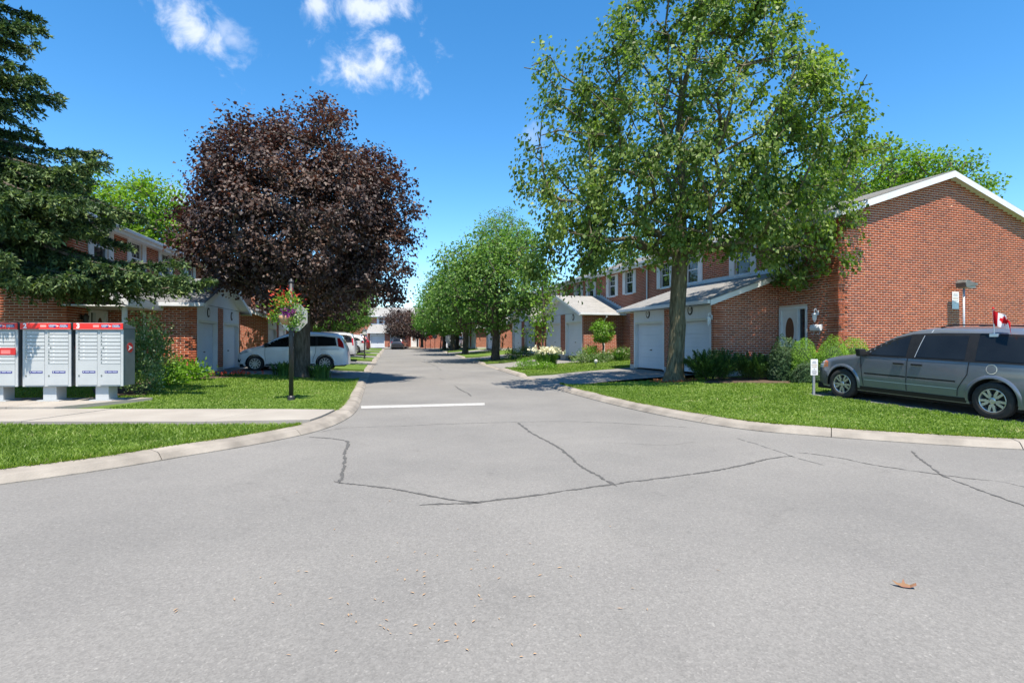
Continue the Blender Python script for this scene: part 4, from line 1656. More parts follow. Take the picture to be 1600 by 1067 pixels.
# ---- locusts and others behind the houses
for k, (x, y, h, rx, rz, lm, lb) in enumerate([
        (22.5, 36.0, 14.2, 4.2, 2.4, 'lf_locust', 'lime green locust tree rising behind the near right gable'),
        (27.0, 36.0, 13.2, 3.6, 1.9, 'lf_locust', 'flat topped locust tree behind the ridge on the right'),
        (-22.6, 34.0, 11.4, 2.5, 2.4, 'lf_locust', 'lime green locust tree above the left roof by the copper maple'),
        (-26.9, 34.0, 11.9, 2.6, 2.5, 'lf_locust', 'tall lime green locust tree above the left roof by the spruce'),
        (-1.0, 66.0, 17.2, 3.4, 3.8, 'lf_street', 'tall thin topped tree rising behind the street trees'),
        (11.5, 55.0, 13.0, 4.5, 3.4, 'lf_street', 'green tree standing behind the right roofs'),
        (-3.0, 104, 12.0, 5.0, 3.6, 'lf_street', 'green tree behind the roof at the far end'),
        (-30.0, 100, 12.5, 6.0, 4.0, 'lf_street', 'broad green tree behind the far left houses')]):
    broadleaf('background_tree', lb, 'tree', (x, y, .3), [(0, 0, 0), (0, 0, 1), (.1, 0, 2.4), (0, 0, 4), (.2, 0, 6), (0, 0, h * .7), (.1, 0, h * .92)],
              [(0, 0, h - rz, rx, rx, rz), (-rx * .5, 0, h - rz * 1.5, rx * .6, rx * .6, rz * .7), (rx * .6, 0, h - rz * 1.6, rx * .6, rx * .6, rz * .8)],
              170, 40, .20, lm, 'bark_grey', .28, 90 + k, spread=1.0, droop=.35, mind=.75, flat=.45)

# ---- sapling and clipped standard by the right driveway
broadleaf('young_maple', 'slender young maple with sparse leaves beside the gabled garage', 'tree', gnd(1.75, 31.2),
          [(0, 0, 0), (0, 0, .6), (.02, 0, 1.4), (0, 0, 2.2), (.05, 0, 3.2), (0, 0, 4.4), (.05, 0, 5.4)],
          [(-.2, 0, 2.0, 1.0, .9, .7), (0, 0, 3.6, .8, .8, 1.4), (0, 0, 5.2, .5, .5, .7)], 46, 20, .14, 'lf_locust', 'bark_dark', .055, 131, spread=.42, mind=.3, bare=.1, twigs=False)
broadleaf('standard_shrub', 'round clipped lime green standard shrub before the brick garage wall', 'shrub', gnd(4.85, 29.3),
          [(0, 0, 0), (.03, 0, .4), (.08, 0, .8), (.02, 0, 1.1), (.0, 0, 1.35)],
          [(0, 0, 1.62, .58, .55, .55)], 60, 40, .085, 'lf_lime', 'bark_grey', .05, 132, spread=.22, mind=.12, twigs=False)


# ---- leafy bushes
def bush(name, label, cat, base, ells, n, leaf, lmat, seed, width=.6, droop=.1, flowers=None, up=.75, stems=6):
    root = empty(name, base, 0, label, cat)
    r = np.random.default_rng(seed)
    per = 26
    c = sample_env(ells, max(8, n // per), seed, .7, .10)
    P = np.repeat(c, per, 0) + r.normal(size=(len(c) * per, 3)) * leaf * 1.3
    P = P[P[:, 2] > .02]
    ctr = np.array([np.mean(c[:, 0]), np.mean(c[:, 1]), .1])
    out = norm(P - ctr)
    tip = norm(out + r.normal(size=P.shape) * .6 + np.array([0, 0, up * .4 - droop]))
    nrm = norm(out * .4 + np.array([0, 0, .7]) + r.normal(size=P.shape) * .5)
    ln = leaf * r.uniform(.6, 1.3, len(P))
    V, F = leaf_cloud(P, tip, nrm, ln, ln * width)
    val = np.clip(.5 + .25 * smooth_noise(P, 4, seed) + r.normal(size=len(P)) * .22, 0, 1)
    tri_mesh('foliage', V, F, np.repeat(val, 2), lmat, root)
    st = MB()
    for k in range(stems):
        e = c[r.integers(len(c))]
        st.tube([(e[0] * .15, e[1] * .15, 0), (e[0] * .6, e[1] * .6, e[2] * .55), tuple(e)], [.014, .01, .004], 5, cap=False)
    st.build('stem', 'bark_dark', root, normals=False)
    if flowers:
        nf, sz, fm, zlo = flowers
        top = c[c[:, 2] > np.quantile(c[:, 2], zlo)]
        Q = np.repeat(top[r.integers(len(top), size=nf)], 6, 0) + r.normal(size=(nf * 6, 3)) * sz * .35 + np.array([0, 0, sz * .8])
        V, F = leaf_cloud(Q, norm(r.normal(size=Q.shape) + np.array([0, 0, .3])), norm(r.normal(size=Q.shape) + np.array([0, 0, 1])), np.full(len(Q), sz), np.full(len(Q), sz * .75))
        tri_mesh('flower', V, F, np.repeat(r.uniform(size=len(Q)), 2), fm, root)['kind'] = 'stuff'
    return root


def needle_shrub(name, label, base, shape, n, ln, lmat, seed, upward=.8, width=.18, lumps=.12):
    """shape(d) -> surface radius per direction (numpy rows of unit vectors, z up) of a clipped or feathery conifer"""
    root = empty(name, base, 0, label, 'shrub')
    r = np.random.default_rng(seed)
    d = r.normal(size=(n, 3)); d[:, 2] = np.abs(d[:, 2]) * 1.0 - .12
    d = norm(d)
    rad = shape(d) * (1 + lumps * smooth_noise(d * 3, 2.2, seed) + .05 * smooth_noise(d * 9, 2, seed + 1))
    P = d * (rad * (1 - .26 * r.uniform(size=n) ** 2.2))[:, None]
    P[:, 2] = np.maximum(P[:, 2], .02)
    tan = np.cross(d, r.normal(size=P.shape))
    tip = norm(norm(tan) * .8 + d * .45 + np.array([0, 0, upward]))
    nrm = norm(d + r.normal(size=P.shape) * .22)
    l_ = ln * r.uniform(.6, 1.3, n)
    core = MB()                                  # the close, twiggy inside of the plant
    rows, cols = 9, 18
    vs = []
    for i in range(rows + 1):
        for j in range(cols):
            e = -.1 + (math.pi / 2 + .1) * i / rows
            q = np.array([[math.cos(e) * math.cos(2 * math.pi * j / cols), math.cos(e) * math.sin(2 * math.pi * j / cols), math.sin(e)]])
            k = shape(q) * .80 * (1 + lumps * smooth_noise(q * 3, 2.2, seed))
            vs.append(tuple((q * k)[0]))
    core.add(vs, [(i * cols + j, i * cols + (j + 1) % cols, (i + 1) * cols + (j + 1) % cols, (i + 1) * cols + j) for i in range(rows) for j in range(cols)])
    core.build('inner_foliage', 'innerleaf', root, smooth=True)
    V, F = leaf_cloud(P, tip, nrm, l_, l_ * width * 2)
    val = np.clip(.5 + .28 * smooth_noise(P, 5, seed) + r.normal(size=n) * .22, 0, 1)
    tri_mesh('foliage', V, F, np.repeat(val, 2), lmat, root)
    st = MB()
    st.tube([(0, 0, -.05), (0, 0, .25), (.02, 0, .5)], [.05, .04, .02], 6, cap=False)
    st.build('stem', 'bark_dark', root, normals=False)
    return root


def dome(rx, ry, h, point=0.0):
    def f(d):
        k = 1 / np.sqrt((d[:, 0] / rx) ** 2 + (d[:, 1] / ry) ** 2 + (d[:, 2] / h) ** 2)
        return k * (1 + point * np.clip(d[:, 2], 0, 1) ** 6)
    return f


def spreader(name, label, base, rx, ry, h, nsprays, seed):
    """juniper: arching feathery sprays from the middle"""
    root = empty(name, base, 0, label, 'shrub')
    r = np.random.default_rng(seed)
    allP, allT = [], []
    st = MB()
    for k in range(nsprays):
        a = r.uniform(0, 2 * math.pi)
        q = r.uniform(.15, 1) ** .6
        e = np.array([math.cos(a) * rx * q, math.sin(a) * ry * q, h * (.35 + .65 * math.sqrt(max(0, 1 - q * q * .8))) * r.uniform(.75, 1.1)])
        s = np.array([e[0] * .25, e[1] * .25, .05])
        mid = (s + e) / 2 + np.array([0, 0, .10])
        if k % 6 == 0:
            st.tube([s, mid], [.012, .006], 4, cap=False)
        m = 190
        t = r.uniform(.12, 1, m) ** .8
        c = ((1 - t) ** 2)[:, None] * s + (2 * t * (1 - t))[:, None] * mid + (t ** 2)[:, None] * e
        dr = norm((e - mid)[None, :])
        c = c + r.normal(size=(m, 3)) * .055 * (1.15 - t)[:, None] * 1.5
        allP.append(c); allT.append(np.repeat(dr, m, 0))
    P, T = np.concatenate(allP), np.concatenate(allT)
    n = len(P)
    tip = norm(T + r.normal(size=P.shape) * .45 + np.array([0, 0, .25]))
    ln = r.uniform(.035, .085, n)
    V, F = leaf_cloud(P, tip, norm(r.normal(size=P.shape) * .6 + np.array([0, -.2, .8])), ln, ln * .26)
    hgt = P[:, 2] / h
    val = np.clip(.5 + r.normal(size=n) * .25 + .2 * smooth_noise(P, 6, seed), 0, 1)
    tri_mesh('foliage', V, F, np.repeat(val, 2), 'lf_juniper', root)
    st.build('stem', 'bark_dark', root, normals=False)


spreader('juniper', 'spreading dark green juniper against the garage wall', gnd(6.55, 17.75), 1.05, .75, 1.02, 130, 201)
spreader('juniper', 'lower spreading juniper between the tall juniper and the front door', gnd(7.75, 17.6), .85, .7, .88, 100, 202)
needle_shrub('dwarf_spruce', 'dark blue green dwarf spruce before the front door', gnd(8.60, 17.1), dome(.52, .5, 1.22, .1), 42000, .042, 'lf_bluespruce', 203, .25, .24, .13)
for k, (x, y, rx, h, lb) in enumerate([(8.95, 16.7, .46, 1.28, 'bright green clipped dome conifer under the front door, leftmost of three'),
                                       (9.52, 16.15, .50, 1.32, 'bright green clipped dome conifer below the wall mailbox'),
                                       (10.28, 16.35, .52, 1.28, 'bright green clipped dome conifer at the brick house corner'),
                                       (11.5, 16.6, .55, .98, 'low lime conifer half hidden behind the van windscreen')]):
    needle_shrub('dome_conifer', lb, gnd(x, y), dome(rx, rx, h, .04), 52000, .030, 'lf_globe', 210 + k, .3, .26, .035)['group'] = 'clipped conifers by the house corner'
needle_shrub('shade_conifer', 'low dark conifer in front of the leftmost bright dome conifer', gnd(8.75, 16.1), dome(.45, .4, .62), 24000, .034, 'lf_bluespruce', 216, .25, .2, .15)

# ---- left beds
bush('dogwood', 'large variegated dogwood bush beside the third mailbox', 'shrub', gnd(-10.3, 15.3), [(0, 0, 1.5, .52, .5, .58), (.15, 0, 1.0, .5, .5, .7), (-.25, 0, .8, .5, .5, .7)], 3800, .085, 'lf_dogwood', 231, .55)
bush('euonymus', 'low variegated shrub at the foot of the dogwood', 'shrub', gnd(-9.75, 14.4), [(0, 0, .45, .42, .4, .42)], 1300, .07, 'lf_dogwood', 232, .6)
bush('spirea', 'green shrub by the left downspout', 'shrub', gnd(-11.0, 17.6), [(0, 0, .38, .3, .3, .36)], 1300, .07, 'lf_street', 233, .6)
bush('hosta', 'lime green hosta clump at the corner of the left garage', 'plant', gnd(-10.6, 17.7), [(0, 0, .22, .6, .4, .2)], 900, .13, 'lf_lime', 234, .55)
bush('hosta', 'small lime hosta beside the dogwood', 'plant', gnd(-10.3, 16.4), [(0, 0, .18, .4, .32, .18)], 600, .12, 'lf_lime', 235, .55)


# ---- strap leaved clumps
def clump(name, label, base, rx, ry, h, n, lmat, seed, flowers=None, wide=.022):
    root = empty(name, base, 0, label, 'plant')
    r = np.random.default_rng(seed)
    V, F, A = [], [], []
    for k in range(n):
        a, q = r.uniform(0, 6.283), math.sqrt(r.uniform())
        bx_, by_ = math.cos(a) * rx * q * .7, math.sin(a) * ry * q * .7
        d = np.array([math.cos(a), math.sin(a)]) * r.uniform(.2, 1) * h * .5
        hh = h * r.uniform(.6, 1.1)
        s = np.array([-d[1], d[0]]); s = s / max(np.linalg.norm(s), 1e-6) * wide
        n0 = len(V)
        for t, w in ((0, .8), (.35, 1), (.7, .8), (1, .05)):
            x_, y_ = bx_ + d[0] * t * t, by_ + d[1] * t * t
            z_ = hh * (1.55 * t - .65 * t * t)
            V += [(x_ + s[0] * w, y_ + s[1] * w, z_), (x_ - s[0] * w, y_ - s[1] * w, z_)]
        F += [(n0 + 2 * i, n0 + 2 * i + 1, n0 + 2 * i + 3, n0 + 2 * i + 2) for i in range(3)]
        A += [r.uniform()] * 3
    tri_mesh('foliage', np.array(V), np.array(F), np.array(A), lmat, root)
    if flowers:
        nf, sz, fm = flowers
        c = np.stack([r.normal(size=nf) * rx * .5, r.normal(size=nf) * ry * .5, h * r.uniform(.92, 1.2, nf)], 1)
        Q = np.repeat(c, 7, 0) + r.normal(size=(nf * 7, 3)) * sz * .3
        V, F = leaf_cloud(Q, norm(r.normal(size=Q.shape)), norm(r.normal(size=Q.shape) + np.array([0, 0, 1])), np.full(len(Q), sz), np.full(len(Q), sz * .8))
        tri_mesh('flower', V, F, np.repeat(r.uniform(size=len(Q)), 2), fm, root)['kind'] = 'stuff'
        st = MB()
        for p in c[::2]:
            st.tube([(p[0] * .5, p[1] * .5, 0), tuple(p)], .006, 4, cap=False)
        st.build('stem', M['lf_strap'], root, normals=False)
    return root


clump('daylily', 'dark strap leaved daylilies left of the copper maple trunk', gnd(-8.45, 20.1), .55, .4, .62, 160, 'lf_strap', 241)
clump('daylily', 'dark strap leaved daylilies right of the copper maple trunk', gnd(-7.15, 20.2), .6, .4, .62, 170, 'lf_strap', 242)
clump('lily', 'tall strap leaved lily clump with cream flowers on the right verge', gnd(1.75, 27.6), .75, .6, .85, 260, 'lf_strap', 243, (60, .13, 'petal_cream'), .03)
bush('boxwood', 'low rounded bright shrub left of the cream lilies', 'shrub', gnd(.65, 26.9), [(0, 0, .28, .42, .36, .28)], 1500, .06, 'lf_lime', 244, .6)
bush('boxwood', 'low bright ground cover in front of the cream lilies', 'shrub', gnd(1.55, 26.5), [(0, 0, .18, .55, .36, .18)], 1300, .06, 'lf_lime', 245, .6, flowers=(10, .05, 'petal_cream', .5))
for k, (x, y, rx, h, lm, fl, lb) in enumerate([
        (3.75, 28.9, .65, .62, 'lf_dogwood', None, 'grey green perennial clump right of the gabled garage door'),
        (4.25, 29.2, .45, .80, 'lf_lime', None, 'upright lime perennial beside the clipped standard shrub'),
        (5.35, 28.9, .6, .55, 'lf_street', (14, .07, 'petal_cream', .4), 'perennial with pale flowers right of the standard shrub'),
        (6.0, 28.8, .6, .62, 'lf_street', (14, .07, 'petal_cream', .4), 'flowering perennial at the corner of the lean-to garage'),
        (4.75, 28.6, .5, .40, 'lf_dogwood', None, 'low silvery plants under the standard shrub')]):
    bush('perennial', lb, 'plant', gnd(x, y), [(0, 0, h * .5, rx, .45, h * .5)], 1500, .075, lm, 250 + k, .5, flowers=fl)
clump('iris', 'thin grassy plant at the edge of the right driveway', gnd(5.6, 28.5), .3, .3, .7, 60, 'lf_strap', 258)
for k, (x, y, lb) in enumerate([(.1, 37.4, 'dark shrub left of the street tree nearest the houses'), (.9, 40.0, 'dark shrub between street tree and gabled garage')]):
    bush('shrub', lb, 'shrub', gnd(x, y), [(0, 0, .35, .5, .4, .35)], 1000, .08, 'lf_street', 261 + k, .6)
# flower bed at the left garage corner
clump('bed_flowers', 'low reddish bedding flowers at the left garage corner', gnd(-9.75, 19.05), .8, .25, .16, 80, 'lf_strap', 265, (30, .06, 'petal_red'))


# ---- the spruce at the left edge
def spruce(base, seed):
    root = empty('spruce_tree', base, 0, 'dark drooping spruce tree at the left edge above the mailboxes', 'tree')
    r = np.random.default_rng(seed)
    tr = MB()
    tr.tube([(0, 0, 0), (0, 0, .5), (.02, 0, 3), (.05, 0, 8), (0, 0, 13), (0, 0, 17)], [.34, .27, .24, .17, .09, .02], 10, cap=False)
    P_, T_, W_ = [], [], []
    z = 3.3
    while z < 16.4:
        reach = 7.5 * (1 - z / 17.5) ** 1.16
        low_ = z < 6.6
        for k in range(8 if low_ else 5):
            a = r.uniform(0, 2 * math.pi) if k % 5 > (1 if low_ else 0) else r.normal(-.06, .3)
            ln = reach * r.uniform(.72, 1.08)
            dx, dy = math.cos(a), math.sin(a)
            if dy > .28:
                ln *= .45                      # kept off the house wall
            elif dy < -.4:
                ln *= .8                      # and pruned clear of the mailboxes
            zz = z + r.uniform(-.3, .3)
            sag = min(ln * (.30 if z < 6 else .26) * r.uniform(.55, 1.6), max(.2, zz - 2.45))
            pts = []
            for t in np.linspace(0, 1, 12):
                pts.append(np.array([dx * ln * t, dy * ln * t, zz - sag * (1.35 * t * t - .35 * t ** 4) + .10 * ln * t ** 4 + .06 * math.sin(t * 9 + k)]))
            tr.tube(pts, list(np.linspace(.045, .006, 12) * (ln / 3.5 + .3)), 5, cap=False)
            pts = np.array(pts)
            fwd = norm(np.diff(pts, axis=0))
            side = np.array([-dy, dx, 0])
            # side shoots, each a small needle spray hanging a little
            ns = int(ln * 24)
            for q in range(ns):
                t = r.uniform(.16, 1) ** .8
                i = min(10, int(t * 11))
                b = pts[i] + (pts[i + 1] - pts[i]) * (t * 11 - i)
                sl = (.25 + .62 * (1 - t)) * r.uniform(.5, 1.1) * min(1, ln / 3)
                sg_ = 1 if r.uniform() < .5 else -1
                d = norm(fwd[i] * .75 + side * sg_ * r.uniform(.3, .9) + np.array([0, 0, r.uniform(-1.0, .08)]))
                m = int(13 + sl * 46)
                tt = r.uniform(0, 1, m)
                c = b + d * (tt * sl)[:, None] + np.array([0, 0, -1]) * (tt * tt * sl * .22)[:, None] + r.normal(size=(m, 3)) * .018
                P_.append(c)
                T_.append(norm(np.repeat(d[None], m, 0) * .8 + r.normal(size=(m, 3)) * .6))
                W_.append(np.clip(.18 + .5 * tt + .18 * r.normal(size=m) + (.25 if r.uniform() < .3 else 0), 0, 1))
        z += .43 if low_ else .52
    tr.build('trunk', 'bark_dark', root, smooth=True, normals=False)
    P, T, W = np.concatenate(P_), np.concatenate(T_), np.concatenate(W_)
    w0 = P + np.array(base)
    vis = w0[:, 0] > -.97 * w0[:, 1] - 1.2            # the part of the tree near the frame carries the needles finely
    keep = vis | (r.uniform(size=len(P)) < .45)
    P, T, W = P[keep], T[keep], W[keep]
    n = len(P)
    ln = r.uniform(.07, .15, n)
    V, F = leaf_cloud(P, T, norm(r.normal(size=(n, 3)) + np.array([0, 0, .8])), ln, ln * .36)
    tri_mesh('crown', V, F, np.repeat(W, 2), 'lf_spruce', root)
    return n


spruce((-14.4, 13.9, .12), 301)


# ---- grass blades
def in_poly(P, poly):
    x, y = P[:, 0], P[:, 1]
    ins = np.zeros(len(P), bool)
    q = np.array(poly)
    j = len(q) - 1
    for i in range(len(q)):
        c = ((q[i, 1] > y) != (q[j, 1] > y)) & (x < (q[j, 0] - q[i, 0]) * (y - q[i, 1]) / (q[j, 1] - q[i, 1] + 1e-12) + q[i, 0])
        ins ^= c
        j = i
    return ins


GZ_CACHE = {}


def gz_vec(P):
    q = np.round(P / .25).astype(int)
    out = np.empty(len(P))
    for i, (a, b) in enumerate(q):
        k = (a, b)
        if k not in GZ_CACHE:
            GZ_CACHE[k] = gz(a * .25, b * .25)
        out[i] = GZ_CACHE[k]
    return out


def edge_grass(name, line, side, y0, y1, n, seed, label):
    """longer blades along the lawn edge, leaning over the kerb"""
    r = np.random.default_rng(seed)
    L_ = [p for p in line if y0 <= p.y <= y1 and abs(p.x) < p.y * 1.15 + 1.2]
    Q = np.array([(p.x, p.y) for p in L_])
    T = norm(np.gradient(Q, axis=0))
    nv = np.stack([-T[:, 1], T[:, 0]], 1) * (1 if side == 'L' else -1)      # away from the road
    i = r.integers(len(Q), size=n)
    keep = smooth_noise(np.stack([Q[i, 0], Q[i, 1], np.zeros(n)], 1), 2.3, seed) + r.normal(size=n) * .5 > -.25
    i = i[keep]; n = len(i)
    off = r.uniform(-.015, .05, n)
    P = Q[i] + nv[i] * off[:, None] + T[i] * r.uniform(-.13, .13, n)[:, None]
    z = gz_vec(P) - .004
    h = r.uniform(.035, .095, n)
    le = -nv[i] * (h * r.uniform(-.1, .9, n))[:, None] + r.normal(size=(n, 2)) * h[:, None] * .35
    a = r.uniform(0, 6.283, n)
    w = (.004 + .00035 * P[:, 1]) * r.uniform(.7, 1.3, n)
    B = np.stack([P[:, 0], P[:, 1], z], 1)
    s = np.stack([np.cos(a) * w, np.sin(a) * w, np.zeros(n)], 1)
    top = B + np.concatenate([le, (h * r.uniform(.4, 1, n))[:, None]], 1)
    V = np.stack([B - s, B + s, top], 1).reshape(-1, 3)
    F = np.arange(3 * n).reshape(-1, 3)
    return tag(tri_mesh(name, V, F, np.clip(r.normal(.5, .28, n), 0, 1), 'lf_grass'), label, 'grass', kind='stuff')


def grass(name, poly, box, n, h, seed, label, avoid=(), wmin=.005, lean=.45):
    r = np.random.default_rng(seed)
    x0, x1, y0, y1 = box
    # more blades close to the camera
    y = y0 + (y1 - y0) * r.uniform(size=n) ** 1.35
    P = np.stack([r.uniform(x0, x1, n), y], 1)
    P = P[in_poly(P, poly) & (np.abs(P[:, 0]) < P[:, 1] * 1.15 + 1.2)]
    for a in avoid:
        P = P[~in_poly(P, a)]
    n = len(P)
    z = gz_vec(P) - .006
    a = r.uniform(0, 6.283, n)
    pat = np.stack([P[:, 0], P[:, 1], np.zeros(n)], 1)
    thick = 1 + .38 * smooth_noise(pat, 1.4, seed + 5)
    hh = h * r.uniform(.45, 1.25, n) * np.clip(thick, .45, 1.6)
    w = (wmin + .00042 * P[:, 1]) * r.uniform(.7, 1.3, n)
    le = r.normal(size=(n, 2)) * hh[:, None] * lean
    B = np.stack([P[:, 0], P[:, 1], z], 1)
    s = np.stack([np.cos(a) * w, np.sin(a) * w, np.zeros(n)], 1)
    mid = B + np.concatenate([le * .35, (hh * .6)[:, None]], 1)
    top = B + np.concatenate([le, hh[:, None]], 1)
    V = np.stack([B - s, B + s, mid + s * .8, mid - s * .8, top], 1).reshape(-1, 3)
    i = np.arange(n)[:, None] * 5
    F = np.concatenate([i + np.array([[0, 1, 2]]), i + np.array([[0, 2, 3]]), i + np.array([[3, 2, 4]])], 1).reshape(-1, 3)
    val = np.clip(.44 + .2 * smooth_noise(pat, 1.1, seed + 9) + .16 * smooth_noise(pat, 5, seed + 2) + r.normal(size=n) * .17, 0, 1)
    dry = smooth_noise(pat, 2.6, seed + 31) + .5 * smooth_noise(pat, 9, seed + 32) + r.normal(size=n) * .35 > 1.15
    val = np.where(dry, r.uniform(.93, 1, n), val)
    return tag(tri_mesh(name, V, F, np.repeat(val, 3), 'lf_grass'), label, 'grass', kind='stuff')


pad_poly = [(p.x, p.y) for p in pk]
mail_pad = [(-8.7, SW1 - .05), (-8.75, 13.25), (-30, 13.25), (-30, SW1 - .05)]
grass('grass', verge_poly, (-12.5, -3, 3.6, SW0 - .02), 190000, .062, 401, 'long grass on the verge before the left pavement')
grass('grass', l1_poly, (-18, -3.6, SW1, 20.9), 130000, .038, 402, 'mown grass of the left lawn', [mail_pad, BED_L])
grass('grass', r1_poly, (1.5, 16, 7.0, 19.0), 240000, .037, 403, 'mown grass of the right corner lawn', [pad_poly, BED_R])
edge_grass('edge_grass', BL_, 'L', 4.5, SW0 - .1, 9000, 411, 'grass tufts overhanging the kerb of the left verge')
edge_grass('edge_grass', BL_, 'L', SW1 + .1, 20.8, 6000, 412, 'grass tufts along the kerb of the left lawn')
edge_grass('edge_grass', BR_, 'R', 7.0, 18.3, 15000, 413, 'grass tufts overhanging the kerb of the right lawn')
grass('grass', LAWNS[8] if len(LAWNS) > 8 else r1_poly, (-2, 8, 23, 30), 26000, .06, 404, 'mown grass between the right driveways')


# ================================================================ vehicles
def paint_mat(name, c, metal=.0, rough=.28, coat=.8):
    m, n, l, b = nodes_of(name)
    tc = n.new('ShaderNodeTexCoord')
    t = n.new('ShaderNodeTexNoise'); t.inputs['Scale'].default_value = 3.0; t.inputs['Detail'].default_value = 6
    l.new(tc.outputs['Object'], t.inputs['Vector'])
    r = ramp(n, [(.3, tuple(v * .94 for v in c)), (.7, tuple(v * 1.04 for v in c))])
    l.new(t.outputs['Fac'], r.inputs[0]); l.new(r.outputs[0], b.inputs['Base Color'])
    b.inputs['Metallic'].default_value = metal
    b.inputs['Roughness'].default_value = rough
    b.inputs['Coat Weight'].default_value = coat
    b.inputs['Coat Roughness'].default_value = .05
    return m


M['p_grey'] = paint_mat('grey_metallic_paint', (.165, .185, .222), .45, .3)
M['p_white'] = paint_mat('white_car_paint', (.78, .79, .80), 0, .3)
M['p_silver'] = paint_mat('silver_car_paint', (.56, .57, .59), .3, .3)
M['p_dark'] = paint_mat('dark_car_paint', (.035, .035, .042), .2, .25)
M['p_red'] = paint_mat('dark_red_car_paint', (.16, .02, .022), .2, .25)
M['lamp_red'] = pm('tail_lamp', (.42, .015, .015), (.32, .01, .012), 9, .12, coat=.6)
M['lamp_clear'] = pm('head_lamp', (.62, .64, .66), (.35, .37, .4), 9, .1, coat=.8)
M['lamp_amber'] = pm('amber_lamp', (.62, .17, .03), (.5, .12, .02), 9, .12, coat=.6)
M['chrome'] = pm('chrome', (.8, .8, .82), (.7, .7, .72), 5, .12, metal=1.0)
M['plate'] = pm('licence_plate', (.72, .74, .78), (.66, .68, .72), 4, .5)
M['seam'] = pm('panel_gap', (.012, .012, .013), (.016, .016, .017), 5, .8)
M['interior'] = pm('car_interior', (.03, .032, .034), (.045, .046, .048), 6, .8)


def interp(tab, x):
    if x <= tab[0][0]:
        return tab[0][1]
    for (a, va), (b, vb) in zip(tab, tab[1:]):
        if x <= b:
            t = (x - a) / (b - a) if b > a else 0
            return va + (vb - va) * t
    return tab[-1][1]


def smooth_tab(tab, n=160):
    """Catmull-Rom through (x, v) with x increasing, resampled"""
    xs = [p[0] for p in tab]
    out = []
    for i in range(len(tab) - 1):
        p0, p1, p2, p3 = tab[max(i - 1, 0)], tab[i], tab[i + 1], tab[min(i + 2, len(tab) - 1)]
        k = max(2, int(n * (p2[0] - p1[0]) / (xs[-1] - xs[0])))
        for q in range(k):
            t = q / k
            m1 = (p2[1] - p0[1]) / max(p2[0] - p0[0], 1e-4) * (p2[0] - p1[0])
            m2 = (p3[1] - p1[1]) / max(p3[0] - p1[0], 1e-4) * (p2[0] - p1[0])
            v = (2 * t ** 3 - 3 * t * t + 1) * p1[1] + (t ** 3 - 2 * t * t + t) * m1 + (-2 * t ** 3 + 3 * t * t) * p2[1] + (t ** 3 - t * t) * m2
            out.append((p1[0] + (p2[0] - p1[0]) * t, v))
    out.append(tab[-1])
    return out


